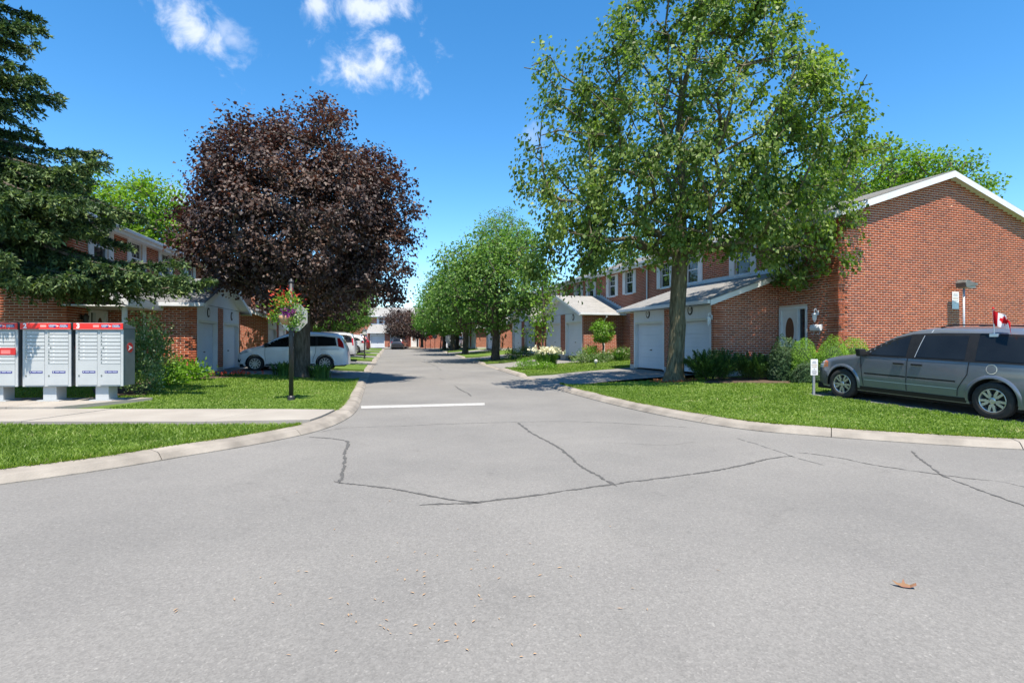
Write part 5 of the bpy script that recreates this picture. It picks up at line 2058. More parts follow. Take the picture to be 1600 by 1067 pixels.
class Car:
    """x forward, y left, z up; origin on the ground midway between the axles"""

    def __init__(self, c):
        self.c = c
        self.top = smooth_tab(c['top'])
        self.plan = smooth_tab(c['plan'])
        self.zb = c.get('zb', .24)
        self.belt = c['belt']
        self.tumble = c.get('tumble', .30)

    def zt(self, x):
        return interp(self.top, x)

    def W(self, x, z):
        w = interp(self.plan, x)
        w -= .05 * max(0, (.62 - z) / .4) ** 2 + .012 * max(0, (z - .62) / .4) ** 2
        if z > self.belt:
            w -= self.tumble * (z - self.belt) + .10 * (z - self.belt) ** 2
        zt = self.zt(x)
        r = .12
        if z > zt - r:
            q = min(1, (z - (zt - r)) / r)
            w -= r * (1 - math.sqrt(max(0, 1 - q * q)))
        return max(w, .05)

    def crown(self, x, yf):
        return -.045 * yf * yf

    def body_mesh(self):
        x0, x1 = self.top[0][0], self.top[-1][0]
        xs = []
        n = 70
        for i in range(n + 1):
            t = i / n
            t = .5 - .5 * math.cos(math.pi * t) * (.75 + .25 * abs(math.cos(math.pi * t)))
            xs.append(x0 + (x1 - x0) * t)
        m = 18
        q = 5
        bm = bmesh.new()
        rows = []
        for x in xs:
            zt, zb = self.zt(x), self.zb + .06 * max(0, (abs(x) - 1.9))
            ring = []
            side = []
            for k in range(m + 1):
                t = k / m
                t = 1 - (1 - t) ** 1.5 if t > .5 else t * (1 - .5 ** 1.5) / .5
                z = zb + (zt - zb) * min(t, 1)
                side.append((self.W(x, z), z))
            topw = side[-1][0]
            for w, z in side:
                ring.append((x, -w, z))
            for k in range(1, 2 * q):
                yf = -1 + k / q
                ring.append((x, yf * topw, zt + .045 * (1 - yf * yf)))
            for w, z in reversed(side):
                ring.append((x, w, z))
            for k in range(1, 4):
                ring.append((x, side[0][0] * (1 - k / 2), zb - .01))
            rows.append([bm.verts.new(p) for p in ring])
        nr = len(rows[0])
        for i in range(len(rows) - 1):
            for k in range(nr):
                k2 = (k + 1) % nr
                bm.faces.new((rows[i][k], rows[i][k2], rows[i + 1][k2], rows[i + 1][k]))
        bm.faces.new(rows[0])
        bm.faces.new(list(reversed(rows[-1])))
        bmesh.ops.recalc_face_normals(bm, faces=bm.faces)
        me = bpy.data.meshes.new('body')
        bm.to_mesh(me); bm.free()
        return me

    def side_pts(self, poly, off, s):
        return [(x, s * (self.W(x, z) + off), z) for x, z in poly]

    def patch(self, name, poly, off, mat, parent, sides=(1, -1), thick=.012):
        """a plate following the body side; poly in (x, z)"""
        for s in sides:
            m = MB()
            # dense outline so that it follows the curve of the body
            out = []
            for (a, b), (c, d) in zip(poly, poly[1:] + poly[:1]):
                k = max(1, int(math.hypot(c - a, d - b) / .12))
                out += [(a + (c - a) * i / k, b + (d - b) * i / k) for i in range(k)]
            bm = bmesh.new()
            f = bm.faces.new([bm.verts.new((x, 0, z)) for x, z in out])
            bmesh.ops.triangulate(bm, faces=[f])
            xs = [p[0] for p in out]
            k = math.ceil(min(xs) / .15) * .15
            while k < max(xs):
                bmesh.ops.bisect_plane(bm, geom=bm.verts[:] + bm.edges[:] + bm.faces[:], plane_co=(k, 0, 0), plane_no=(1, 0, 0))
                k += .15
            k = .06
            while k < 2:
                bmesh.ops.bisect_plane(bm, geom=bm.verts[:] + bm.edges[:] + bm.faces[:], plane_co=(0, 0, k), plane_no=(0, 0, 1))
                k += .07
            for v in bm.verts:
                v.co.y = s * (self.W(v.co.x, v.co.z) + off)
            be = [e for e in bm.edges if len(e.link_faces) == 1]
            r = bmesh.ops.extrude_edge_only(bm, edges=be)
            for g in r['geom']:
                if isinstance(g, bmesh.types.BMVert):
                    g.co.y -= s * (thick + off)
            bmesh.ops.recalc_face_normals(bm, faces=bm.faces)
            me = bpy.data.meshes.new(name)
            bm.to_mesh(me); bm.free()
            link(name, me, mat, parent)

    def strip(self, name, line, w, off, mat, parent, sides=(1, -1)):
        """thin line drawn on the body side along (x, z) points"""
        for s in sides:
            pts = []
            for (a, b), (c, d) in zip(line, line[1:]):
                k = max(1, int(math.hypot(c - a, d - b) / .08))
                pts += [(a + (c - a) * i / k, b + (d - b) * i / k) for i in range(k)]
            pts.append(line[-1])
            V = []
            for i, (x, z) in enumerate(pts):
                a, b = pts[max(i - 1, 0)], pts[min(i + 1, len(pts) - 1)]
                dx, dz = b[0] - a[0], b[1] - a[1]
                ln = math.hypot(dx, dz) or 1
                nx, nz = -dz / ln * w / 2, dx / ln * w / 2
                for sx in (1, -1):
                    xx, zz = x + nx * sx, z + nz * sx
                    V.append((xx, s * (self.W(xx, zz) + off), zz))
            m = MB().add(V, [(2 * i, 2 * i + 1, 2 * i + 3, 2 * i + 2) for i in range(len(pts) - 1)])
            m.build(name, mat, parent, normals=False)

    def top_patch(self, name, xa, xb, ya, yb, off, mat, parent, n=8):
        """glass lying on the upper surface between stations xa and xb; ya, yb are fractions of the half width there"""
        V = []
        for i in range(n + 1):
            x = xa + (xb - xa) * i / n
            e = .01
            dz, dx = self.zt(x + e) - self.zt(x - e), 2 * e
            ln = math.hypot(dz, dx)
            nx, nz = -dz / ln, dx / ln
            tw = self.W(x, self.zt(x)) + .02
            f = ya + (yb - ya) * i / n
            for k in range(9):
                yf = -1 + k / 4
                V.append((x + nx * off, yf * f * tw, self.zt(x) + .045 * (1 - (yf * f) ** 2) + nz * off))
        m = MB().add(V, [(i * 9 + k, i * 9 + k + 1, (i + 1) * 9 + k + 1, (i + 1) * 9 + k) for i in range(n) for k in range(8)])
        m.build(name, mat, parent, smooth=True, normals=False)


def wheel(parent, x, s, c, spokes, style):
    rw, wd, yo = c['rw'], .20, c['track']
    mt = Matrix.Translation((x, s * (yo - wd / 2), rw)) @ Matrix.Rotation(R(90 if s < 0 else -90), 4, 'X')   # local +z points outwards
    rr_ = c.get('rim', rw * .66)
    m = MB()
    h = wd / 2
    m.lathe([(rr_ * .96, -h), (rw * .93, -h), (rw, -h * .72), (rw, h * .72), (rw * .95, h * .96), (rr_ * 1.06, h), (rr_ * .98, h * .92), (rr_ * .96, h * .2), (rr_ * .9, h * .15)], 40, mt)
    wh = m.build('wheel', 'rubber', parent, smooth=True)
    m = MB()
    m.lathe([(rr_ * .97, h * .10), (rr_ * .97, h * .88), (rr_ * .90, h * .93), (rr_ * .87, h * .55), (rr_ * .87, h * .08)], 36, mt)
    rim = m.build('rim', 'alloy', wh, smooth=True)
    m = MB()
    m.lathe([(rr_ * .88, h * .02), (rr_ * .88, h * .1), (.02, h * .12)], 28, mt)
    m.build('brake_disc', 'well', wh)
    m = MB()
    for k in range(spokes):
        a = 2 * math.pi * k / spokes + .3
        if style == 'pair':
            for da in (-.23, .23):
                p0 = Vector((math.cos(a + da * 1.1) * rr_ * .2, math.sin(a + da * 1.1) * rr_ * .2, h * .82))
                p1 = Vector((math.cos(a + da) * rr_ * .90, math.sin(a + da) * rr_ * .90, h * .86))
                d = (p1 - p0).normalized()
                q = Vector((-d.y, d.x, 0)) * rr_ * .088
                pts = [p0 - q * 1.3, p0 + q * 1.3, p1 + q, p1 - q]
                m.prism([mt @ p for p in pts], (mt.to_3x3() @ Vector((0, 0, -.035))))
        else:
            p0 = Vector((math.cos(a) * rr_ * .15, math.sin(a) * rr_ * .15, h * .80))
            p1 = Vector((math.cos(a + .06) * rr_ * .91, math.sin(a + .06) * rr_ * .91, h * .86))
            d = (p1 - p0).normalized()
            q = Vector((-d.y, d.x, 0)) * rr_ * .085
            m.prism([mt @ p for p in (p0 - q * .9, p0 + q * .9, p1 + q * 1.1, p1 - q * 1.1)], (mt.to_3x3() @ Vector((0, 0, -.035))))
    m.build('spokes', 'alloy', rim)
    m = MB()
    m.lathe([(rr_ * .24, h * .70), (rr_ * .24, h * .86), (rr_ * .15, h * .93), (.004, h * .93)], 20, mt)
    m.build('hub_cap', 'alloy', rim)
    if style == 'pair':
        m = MB()
        for k in range(5):
            a = 2 * math.pi * (k + .5) / 5 + .3
            m.lathe([(.018, h * .84), (.018, h * .935), (.004, h * .94)], 8, mt @ Matrix.Translation((math.cos(a) * rr_ * .34, math.sin(a) * rr_ * .34, 0)))
        m.build('wheel_nuts', 'well', rim)


def build_car(name, label, cat, cfg, paint, loc, rz, pitch=0.0, group='parked cars'):
    root = empty(name, loc, 0, label, cat, group)
    root.rotation_euler = (0, pitch, rz)
    car = Car(cfg)
    c = cfg
    me = car.body_mesh()
    me.materials.append(M[paint])
    tmp = bpy.data.objects.new('body', me)
    COL.objects.link(tmp)
    cut = MB()
    ra = c['rw'] * 1.17
    for x in (c['xf'], c['xr']):
        for s in (1, -1):
            mt = Matrix.Translation((x, s * (c['track'] + .25), c['rw'] + .015)) @ Matrix.Rotation(R(90), 4, 'X')
            cut.lathe([(ra, -.56), (ra, .56)], 36, mt)
    co = cut.build('cutter', 'well')
    md = tmp.modifiers.new('cut', 'BOOLEAN')
    md.operation = 'DIFFERENCE'
    md.solver = 'EXACT'
    md.object = co
    bpy.context.view_layer.update()
    ev = tmp.evaluated_get(bpy.context.evaluated_depsgraph_get())
    me2 = bpy.data.meshes.new_from_object(ev)
    bpy.data.objects.remove(tmp)
    bpy.data.objects.remove(co)
    me2.name = 'body'
    me2.materials.clear()
    body = link('body', me2, paint, root)
    for p in me2.polygons:
        p.use_smooth = True
    try:
        me2.set_sharp_from_angle(angle=R(32))
    except Exception:
        pass
    # arch liners and lips
    for x in (c['xf'], c['xr']):
        for s in (1, -1):
            m = MB()
            V = []
            n = 22
            for k in range(n + 1):
                a = math.pi * (-.06 + 1.12 * k / n)
                for yy in (c['track'] - .34, c['track'] + .0):
                    V.append((x + math.cos(a) * (ra - .012), s * yy, c['rw'] + .015 + math.sin(a) * (ra - .012)))
            m.add(V, [(2 * k, 2 * k + 1, 2 * k + 3, 2 * k + 2) for k in range(n)])
            cx = [(x + math.cos(2 * math.pi * k / 24) * (ra - .01), s * (c['track'] - .335), c['rw'] + math.sin(2 * math.pi * k / 24) * (ra - .01)) for k in range(24)]
            m.poly(cx)
            m.build('arch_liner', 'well', root, normals=False)
            V, n = [], 30
            for k in range(n + 1):
                a = math.pi * (-.05 + 1.10 * k / n)
                for rad, of in ((ra - .004, .016), (ra + .035, .018), (ra + .06, .001)):
                    xx, zz = x + math.cos(a) * rad, c['rw'] + .015 + math.sin(a) * rad
                    zz = max(zz, car.zb + .02)
                    V.append((xx, s * (car.W(xx, zz) + of), zz))
            m = MB().add(V, [(3 * k + j, 3 * k + j + 1, 3 * k + j + 4, 3 * k + j + 3) for k in range(n) for j in (0, 1)])
            m.build('wheel_arch', paint, root, smooth=True, normals=False)
    for x in (c['xf'], c['xr']):
        for s in (1, -1):
            wheel(root, x, s, c, c.get('spokes', 10), c.get('style', 'single'))
    for nm, poly, off, mat in c.get('patches', []):
        car.patch(nm, poly, off, mat, root, c.get('sides', (1, -1)) if nm in ('fuel_door',) else (1, -1))
    for nm, line, w, mat in c.get('strips', []):
        car.strip(nm, line, w, .006, mat, root)
    for nm, xa, xb, ya, yb, mat in c.get('tops', []):
        car.top_patch(nm, xa, xb, ya, yb, .008, mat, root)
    # door handles
    for x, z in c.get('handles', []):
        for s in (1, -1):
            m = MB()
            y = car.W(x, z)
            m.box(x - .11, x + .11, *sorted((s * (y + .004), s * (y + .035))), z - .018, z + .018)
            m.build('door_handle', c.get('hmat', 'blackpl'), root, bevel=.008)
    # mirrors
    if 'mirror' in c:
        mx, mz = c['mirror']
        for s in (1, -1):
            m = MB()
            y = car.W(mx, mz)
            m.prism([(mx + .10, s * (y - .02), mz - .05), (mx + .10, s * (y + .22), mz - .07), (mx + .12, s * (y + .24), mz + .10), (mx + .12, s * (y + .05), mz + .10)], (-.12, 0, .01))
            m.build('wing_mirror', c.get('mmat', 'blackpl'), root, bevel=.025)
    # roof rails
    for (xa, xb) in c.get('rails', []):
        for s in (1, -1):
            m = MB()
            n = 14
            pts = []
            for k in range(n + 1):
                x = xa + (xb - xa) * k / n
                lift = .055 * min(1, k / 1.5, (n - k) / 1.5)
                pts.append((x, s * (car.W(x, car.zt(x)) - .04), car.zt(x) + .012 + lift))
            m.tube(pts, .016, 6)
            m.build('roof_rail', 'black', root, smooth=True)
    # bumper underside / sill
    m = MB()
    m.box(car.top[0][0] + .15, car.top[-1][0] - .15, -c['track'] + .14, c['track'] - .14, .17, .30)
    m.build('underbody', 'well', root)
    return root, car


# --- grey minivan
def ellip(x, z, rx, rz, n=20):
    return [(x + rx * math.cos(2 * math.pi * k / n), z + rz * math.sin(2 * math.pi * k / n)) for k in range(n)]


CARAVAN = dict(
    top=[(-2.62, .52), (-2.61, .74), (-2.57, .98), (-2.53, 1.16), (-2.47, 1.40), (-2.38, 1.55), (-2.2, 1.65), (-1.6, 1.69), (-.8, 1.70), (-.25, 1.69), (.10, 1.635),
         (.45, 1.51), (.80, 1.30), (1.12, 1.115), (1.35, 1.055), (1.75, .995), (2.1, .90), (2.32, .79), (2.42, .66), (2.45, .50)],
    plan=[(-2.62, .80), (-2.55, .90), (-2.35, .955), (-1.8, .985), (-.5, .995), (1.0, .99), (1.7, .965), (2.1, .90), (2.3, .80), (2.42, .62), (2.45, .50)],
    belt=1.04, tumble=.27, zb=.23, rw=.345, rim=.235, track=.985, xf=1.54, xr=-1.54, spokes=5, style='pair',
    patches=[('window_surround', [(1.12, 1.055), (.80, 1.27), (.42, 1.465), (.05, 1.565), (-.5, 1.60), (-1.3, 1.605), (-2.05, 1.585), (-2.33, 1.50), (-2.46, 1.20), (-2.46, 1.05)], .004, 'blackpl'),
             ('side_window', [(.90, 1.085), (.66, 1.255), (.36, 1.42), (.13, 1.505), (.07, 1.515), (.06, 1.085)], .010, 'cglass'),
             ('side_window', [(-.14, 1.085), (-.20, 1.535), (-1.02, 1.55), (-1.06, 1.085)], .010, 'cglass'),
             ('side_window', [(-1.24, 1.085), (-1.20, 1.55), (-1.9, 1.54), (-2.22, 1.47), (-2.36, 1.25), (-2.38, 1.085)], .010, 'cglass'),
             ('head_lamp', [(2.10, .70), (2.36, .68), (2.34, .80), (2.05, .90), (1.98, .84)], .006, 'lamp_clear'),
             ('turn_lamp', [(1.98, .72), (2.11, .69), (2.07, .88), (1.97, .86)], .012, 'lamp_amber'),
             ('tail_lamp', [(-2.50, .86), (-2.40, .86), (-2.38, 1.34), (-2.46, 1.34)], .010, 'lamp_red'),
             ('sill', [(1.16, .245), (-1.10, .245), (-1.10, .34), (1.16, .34)], .010, 'blackpl'),
             ('front_bumper', [(1.95, .28), (2.41, .28), (2.43, .60), (2.20, .64), (2.02, .60)], .010, 'p_bump'),
             ('fuel_door', ellip(-1.52, .93, .085, .085), .006, 'p_grey')],
    strips=[('seam_or_glint', [(1.08, 1.05), (1.06, .8), (1.02, .5), (1.0, .36)], .014, 'seam'), ('seam_or_glint', [(.02, 1.05), (.03, .7), (.03, .36)], .014, 'seam'),
            ('seam_or_glint', [(-1.14, 1.05), (-1.12, .80), (-1.02, .62), (-.96, .5), (-.95, .36)], .014, 'seam'), ('seam_or_glint', [(-.12, 1.08), (-.19, 1.54)], .010, 'flash'),  # the pale slanted strip is a window-edge reflection painted on, not a seam
            ('side_moulding', [(.98, .645), (.05, .645)], .032, 'blackpl'), ('side_moulding', [(.01, .645), (-.92, .645)], .032, 'blackpl'),
            ('fuel_ring', ellip(-1.52, .93, .087, .087) + [(-1.433, .93)], .010, 'chrome'), ('roof_seam', [(-.30, 1.60), (-.30, 1.66)], .014, 'flash'),
            ('crease', [(.98, .50), (-.95, .50)], .012, 'flash'), ('belt_trim', [(1.12, 1.05), (-2.44, 1.05)], .014, 'blackpl')],
    tops=[('windscreen', 1.13, .22, .93, .86, 'cglass'), ('rear_window', -2.53, -2.40, .84, .82, 'cglass')],
    handles=[(.20, .92), (-.18, .92)], mirror=(.95, 1.10), rails=[(-.35, -2.1)])
M['p_bump'] = pm('bumper_plastic', (.055, .06, .068), (.075, .08, .088), 6, .5)

van_mid = (VAN_R + VAN_F) / 2
# near side is the car's left side; the near wheels stand on the line VAN_R - VAN_F
ang_v = math.atan2(vd.y, vd.x)
ctr = van_mid + vn * .985
zR, zF = gz(VAN_R.x, VAN_R.y) + .008, gz(VAN_F.x, VAN_F.y) + .008
van, van_car = build_car('minivan', 'grey minivan parked beside the right brick gable wall', 'car', CARAVAN, 'p_grey', (ctr.x, ctr.y, (zR + zF) / 2), ang_v, -math.atan2(zF - zR, 3.08))

# --- white compact minivan
MAZDA = dict(
    top=[(-2.32, .46), (-2.30, .68), (-2.24, .95), (-2.18, 1.08), (-2.10, 1.28), (-1.98, 1.46), (-1.75, 1.55), (-1.2, 1.595), (-.5, 1.615), (-.1, 1.59), (.25, 1.51),
         (.65, 1.33), (1.0, 1.13), (1.2, 1.03), (1.5, .97), (1.8, .89), (2.0, .79), (2.10, .66), (2.13, .48)],
    plan=[(-2.32, .66), (-2.2, .80), (-1.9, .86), (-1.0, .875), (.5, .875), (1.4, .85), (1.8, .78), (2.0, .68), (2.10, .54), (2.13, .44)],
    belt=1.0, tumble=.34, zb=.22, rw=.32, rim=.225, track=.865, xf=1.375, xr=-1.375, spokes=10, style='single',
    patches=[('window_surround', [(1.12, 1.01), (.80, 1.20), (.42, 1.37), (.05, 1.455), (-.5, 1.475), (-1.3, 1.455), (-1.78, 1.40), (-1.86, 1.05), (-1.5, 1.04), (.2, 1.01)], .004, 'blackpl'),
             ('side_window', [(.92, 1.035), (.62, 1.23), (.36, 1.355), (.10, 1.42), (.06, 1.04)], .010, 'cglass'),
             ('side_window', [(-.04, 1.04), (-.02, 1.43), (-.55, 1.445), (-.98, 1.435), (-1.0, 1.06)], .010, 'cglass'),
             ('side_window', [(-1.10, 1.06), (-1.08, 1.43), (-1.5, 1.405), (-1.72, 1.36), (-1.78, 1.07)], .010, 'cglass'),
             ('tail_lamp', [(-1.92, 1.02), (-2.16, .93), (-2.12, 1.16), (-1.96, 1.38), (-1.86, 1.38)], .012, 'lamp_red'),
             ('head_lamp', [(1.62, .80), (1.95, .70), (2.0, .76), (1.75, .88)], .010, 'lamp_clear'),
             ('air_intake', [(2.0, .36), (2.10, .40), (2.08, .52), (1.94, .50)], .010, 'well'),
             ('sill', [(1.0, .235), (-1.0, .235), (-1.0, .30), (1.0, .30)], .008, 'blackpl')],
    strips=[('seam_or_glint', [(.98, 1.02), (.99, .7), (.95, .36)], .012, 'seam'), ('seam_or_glint', [(.02, 1.03), (.02, .34)], .012, 'seam'),
            ('seam_or_glint', [(-1.02, 1.04), (-1.0, .75), (-.90, .5), (-.9, .34)], .012, 'seam'), ('slide_rail', [(-1.2, .90), (-1.95, .90)], .014, 'seam')],
    tops=[('windscreen', 1.10, .18, .93, .86, 'cglass'), ('rear_window', -2.16, -2.01, .84, .82, 'cglass')],
    handles=[(.20, .86), (-.82, .87)], hmat='p_white', mirror=(.86, 1.06))
mr_, mf_ = Vector((-7.93, 23.05)), Vector((-10.62, 22.45))
md_ = (mf_ - mr_).normalized()
mn_ = Vector((md_.y, -md_.x))
if mn_.y < 0:
    mn_ = -mn_
mc = (mr_ + mf_) / 2 + mn_ * .865
build_car('compact_minivan', 'white compact minivan parked before the left garage', 'car', MAZDA, 'p_white', (mc.x, mc.y, gz(mc.x, mc.y) + .008), math.atan2(md_.y, md_.x))

# --- the cars further up the street
SUV = dict(
    top=[(-2.22, .48), (-2.20, .75), (-2.14, 1.0), (-2.06, 1.15), (-1.92, 1.42), (-1.78, 1.56), (-1.4, 1.64), (-.6, 1.68), (0, 1.66), (.35, 1.56), (.7, 1.36), (1.0, 1.16), (1.15, 1.09),
         (1.6, 1.02), (1.95, .90), (2.12, .74), (2.18, .5)],
    plan=[(-2.22, .70), (-2.1, .84), (-1.7, .90), (0, .92), (1.2, .91), (1.7, .86), (2.0, .74), (2.12, .6), (2.18, .5)],
    belt=1.06, tumble=.34, zb=.27, rw=.355, rim=.235, track=.91, xf=1.35, xr=-1.35, spokes=5, style='pair',
    patches=[('window_surround', [(1.0, 1.075), (.7, 1.28), (.35, 1.44), (-.4, 1.53), (-1.2, 1.50), (-1.68, 1.38), (-1.85, 1.12)], .004, 'blackpl'),
             ('side_window', [(.8, 1.1), (.42, 1.35), (.08, 1.46), (.05, 1.1)], .010, 'cglass'), ('side_window', [(-.05, 1.1), (-.04, 1.48), (-.85, 1.48), (-.95, 1.1)], .010, 'cglass'),
             ('side_window', [(-1.05, 1.12), (-.98, 1.47), (-1.5, 1.38), (-1.68, 1.18)], .010, 'cglass'),
             ('tail_lamp', [(-1.78, .96), (-2.14, .92), (-2.12, 1.10), (-2.0, 1.18)], .012, 'lamp_red'),
             ('sill', [(1.0, .28), (-1.0, .28), (-1.0, .38), (1.0, .38)], .01, 'blackpl'), ('head_lamp', [(1.7, .82), (2.05, .72), (2.0, .86), (1.75, .92)], .01, 'lamp_clear')],
    strips=[('seam_or_glint', [(.95, 1.07), (.93, .4)], .014, 'seam'), ('seam_or_glint', [(0, 1.08), (0, .4)], .014, 'seam'), ('seam_or_glint', [(-1.0, 1.1), (-.9, .6), (-.85, .4)], .014, 'seam')],
    tops=[('windscreen', 1.02, .25, .93, .86, 'cglass'), ('rear_window', -2.07, -1.83, .84, .80, 'cglass')],
    handles=[(.15, .95), (-.85, .97)], mirror=(.8, 1.12))


def place(name, label, cfg, paint, tail, head_deg):
    """tail: ground point under the rear bumper; head_deg: heading of the nose from +X"""
    a = R(head_deg)
    ln = -cfg['top'][0][0]
    x, y = tail[0] + math.cos(a) * ln, tail[1] + math.sin(a) * ln
    return build_car(name, label, 'car', cfg, paint, (x, y, gz(x, y) + .012), a)


place('minivan', 'silver minivan parked just behind the white compact minivan', CARAVAN, 'p_silver', (-10.7, 37.4), 192.6)
place('crossover', 'silver crossover third in line of the left parked cars', SUV, 'p_silver', (-13.2, 49.2), 192.6)
place('crossover', 'dark red car beyond the silver crossover', SUV, 'p_red', (-15.2, 58.4), 192.6)
build_car('crossover', 'black crossover parked before the garage at the far end', 'car', SUV, 'p_dark', (-17.05, 82.3, zr(82) + .01), R(92))
build_car('crossover', 'white car before the far right garage', 'car', SUV, 'p_white', (-8.1, 80.4, gz(-8.1, 80.4) + .02), R(80))


# ================================================================ street furniture and small things
M['box_grey'] = pm('mailbox_grey', (.43, .445, .45), (.39, .405, .41), 3, .45, .04, 40)
M['box_shaded'] = pm('mailbox_shaded_grey', (.135, .15, .157), (.105, .118, .125), 4, .5, .05, 30)  # shade of the cabinet sides put into the colour; the hood shares it
M['slot'] = pm('mailbox_gap', (.16, .17, .175), (.13, .14, .145), 5, .6)
M['lock'] = pm('lock_metal', (.22, .21, .19), (.30, .29, .27), 20, .35, metal=.8)
M['red'] = pm('post_red', (.72, .025, .018), (.66, .02, .015), 3, .4)
M['red2'] = pm('deep_red', (.50, .02, .02), (.44, .018, .018), 3, .5)
M['blue'] = pm('post_blue', (.035, .035, .20), (.03, .03, .17), 3, .45)
M['navy_txt'] = pm('grey_print', (.45, .47, .60), (.4, .42, .55), 3, .5)
M['off'] = pm('white_print', (.80, .80, .80), (.76, .76, .76), 3, .5)
M['pinkp'] = pm('pale_print', (.80, .30, .28), (.76, .27, .26), 3, .5)
M['alum'] = pm('sign_back', (.50, .51, .52), (.44, .45, .46), 5, .4, metal=.5)
M['terra'] = pm('planter', (.42, .24, .14), (.34, .19, .11), 8, .7)
M['galv'] = pm('galvanised_post', (.36, .39, .43), (.30, .33, .36), 12, .5, metal=.4)
M['sign'] = pm('sign_white', (.72, .73, .76), (.66, .68, .71), 3, .5)
M['print'] = pm('sign_print', (.30, .31, .34), (.36, .37, .40), 20, .6)
M['printy'] = pm('sign_print_warm', (.45, .36, .28), (.5, .42, .34), 20, .6)
M['lampg'] = pm('lamp_grey', (.10, .10, .095), (.14, .14, .13), 9, .5)
M['lens'] = pm('lamp_lens', (.42, .43, .42), (.36, .37, .36), 5, .25)
M['flag_red'] = leaf_mat('flag_red', [(0, (.60, .012, .02)), (1, (.60, .012, .02))], .35, (1.1, .8, .8), .7, .2)
M['flag_white'] = leaf_mat('flag_white', [(0, (.78, .78, .80)), (1, (.78, .78, .80))], .35, (1, 1, 1), .7, .2)
M['deadleaf'] = pm('dead_leaf', (.19, .115, .05), (.22, .085, .06), 14, .8)
M['straw'] = pm('straw_bits', (.36, .25, .14), (.30, .18, .10), 14, .8)
M['lantern'] = pm('lantern_glass', (.62, .62, .60), (.56, .56, .54), 5, .3)


def post_emblem(parent, cx, cz, r, mtx):
    """round emblem: red disc with a white arrow-wing"""
    m = MB()
    m.prism([mtx @ Vector((cx + r * math.cos(2 * math.pi * k / 28), 0, cz + r * math.sin(2 * math.pi * k / 28))) for k in range(28)], mtx.to_3x3() @ Vector((0, -.003, 0)))
    e = m.build('emblem', 'red2', parent)
    m = MB()
    pts = [(-.55, .55), (.72, .02), (-.55, -.60), (-.20, -.02)]
    m.prism([mtx @ Vector((cx + a * r, -.0035, cz + b * r)) for a, b in pts], mtx.to_3x3() @ Vector((0, -.002, 0)))
    m.build('emblem_wing', 'off', e)


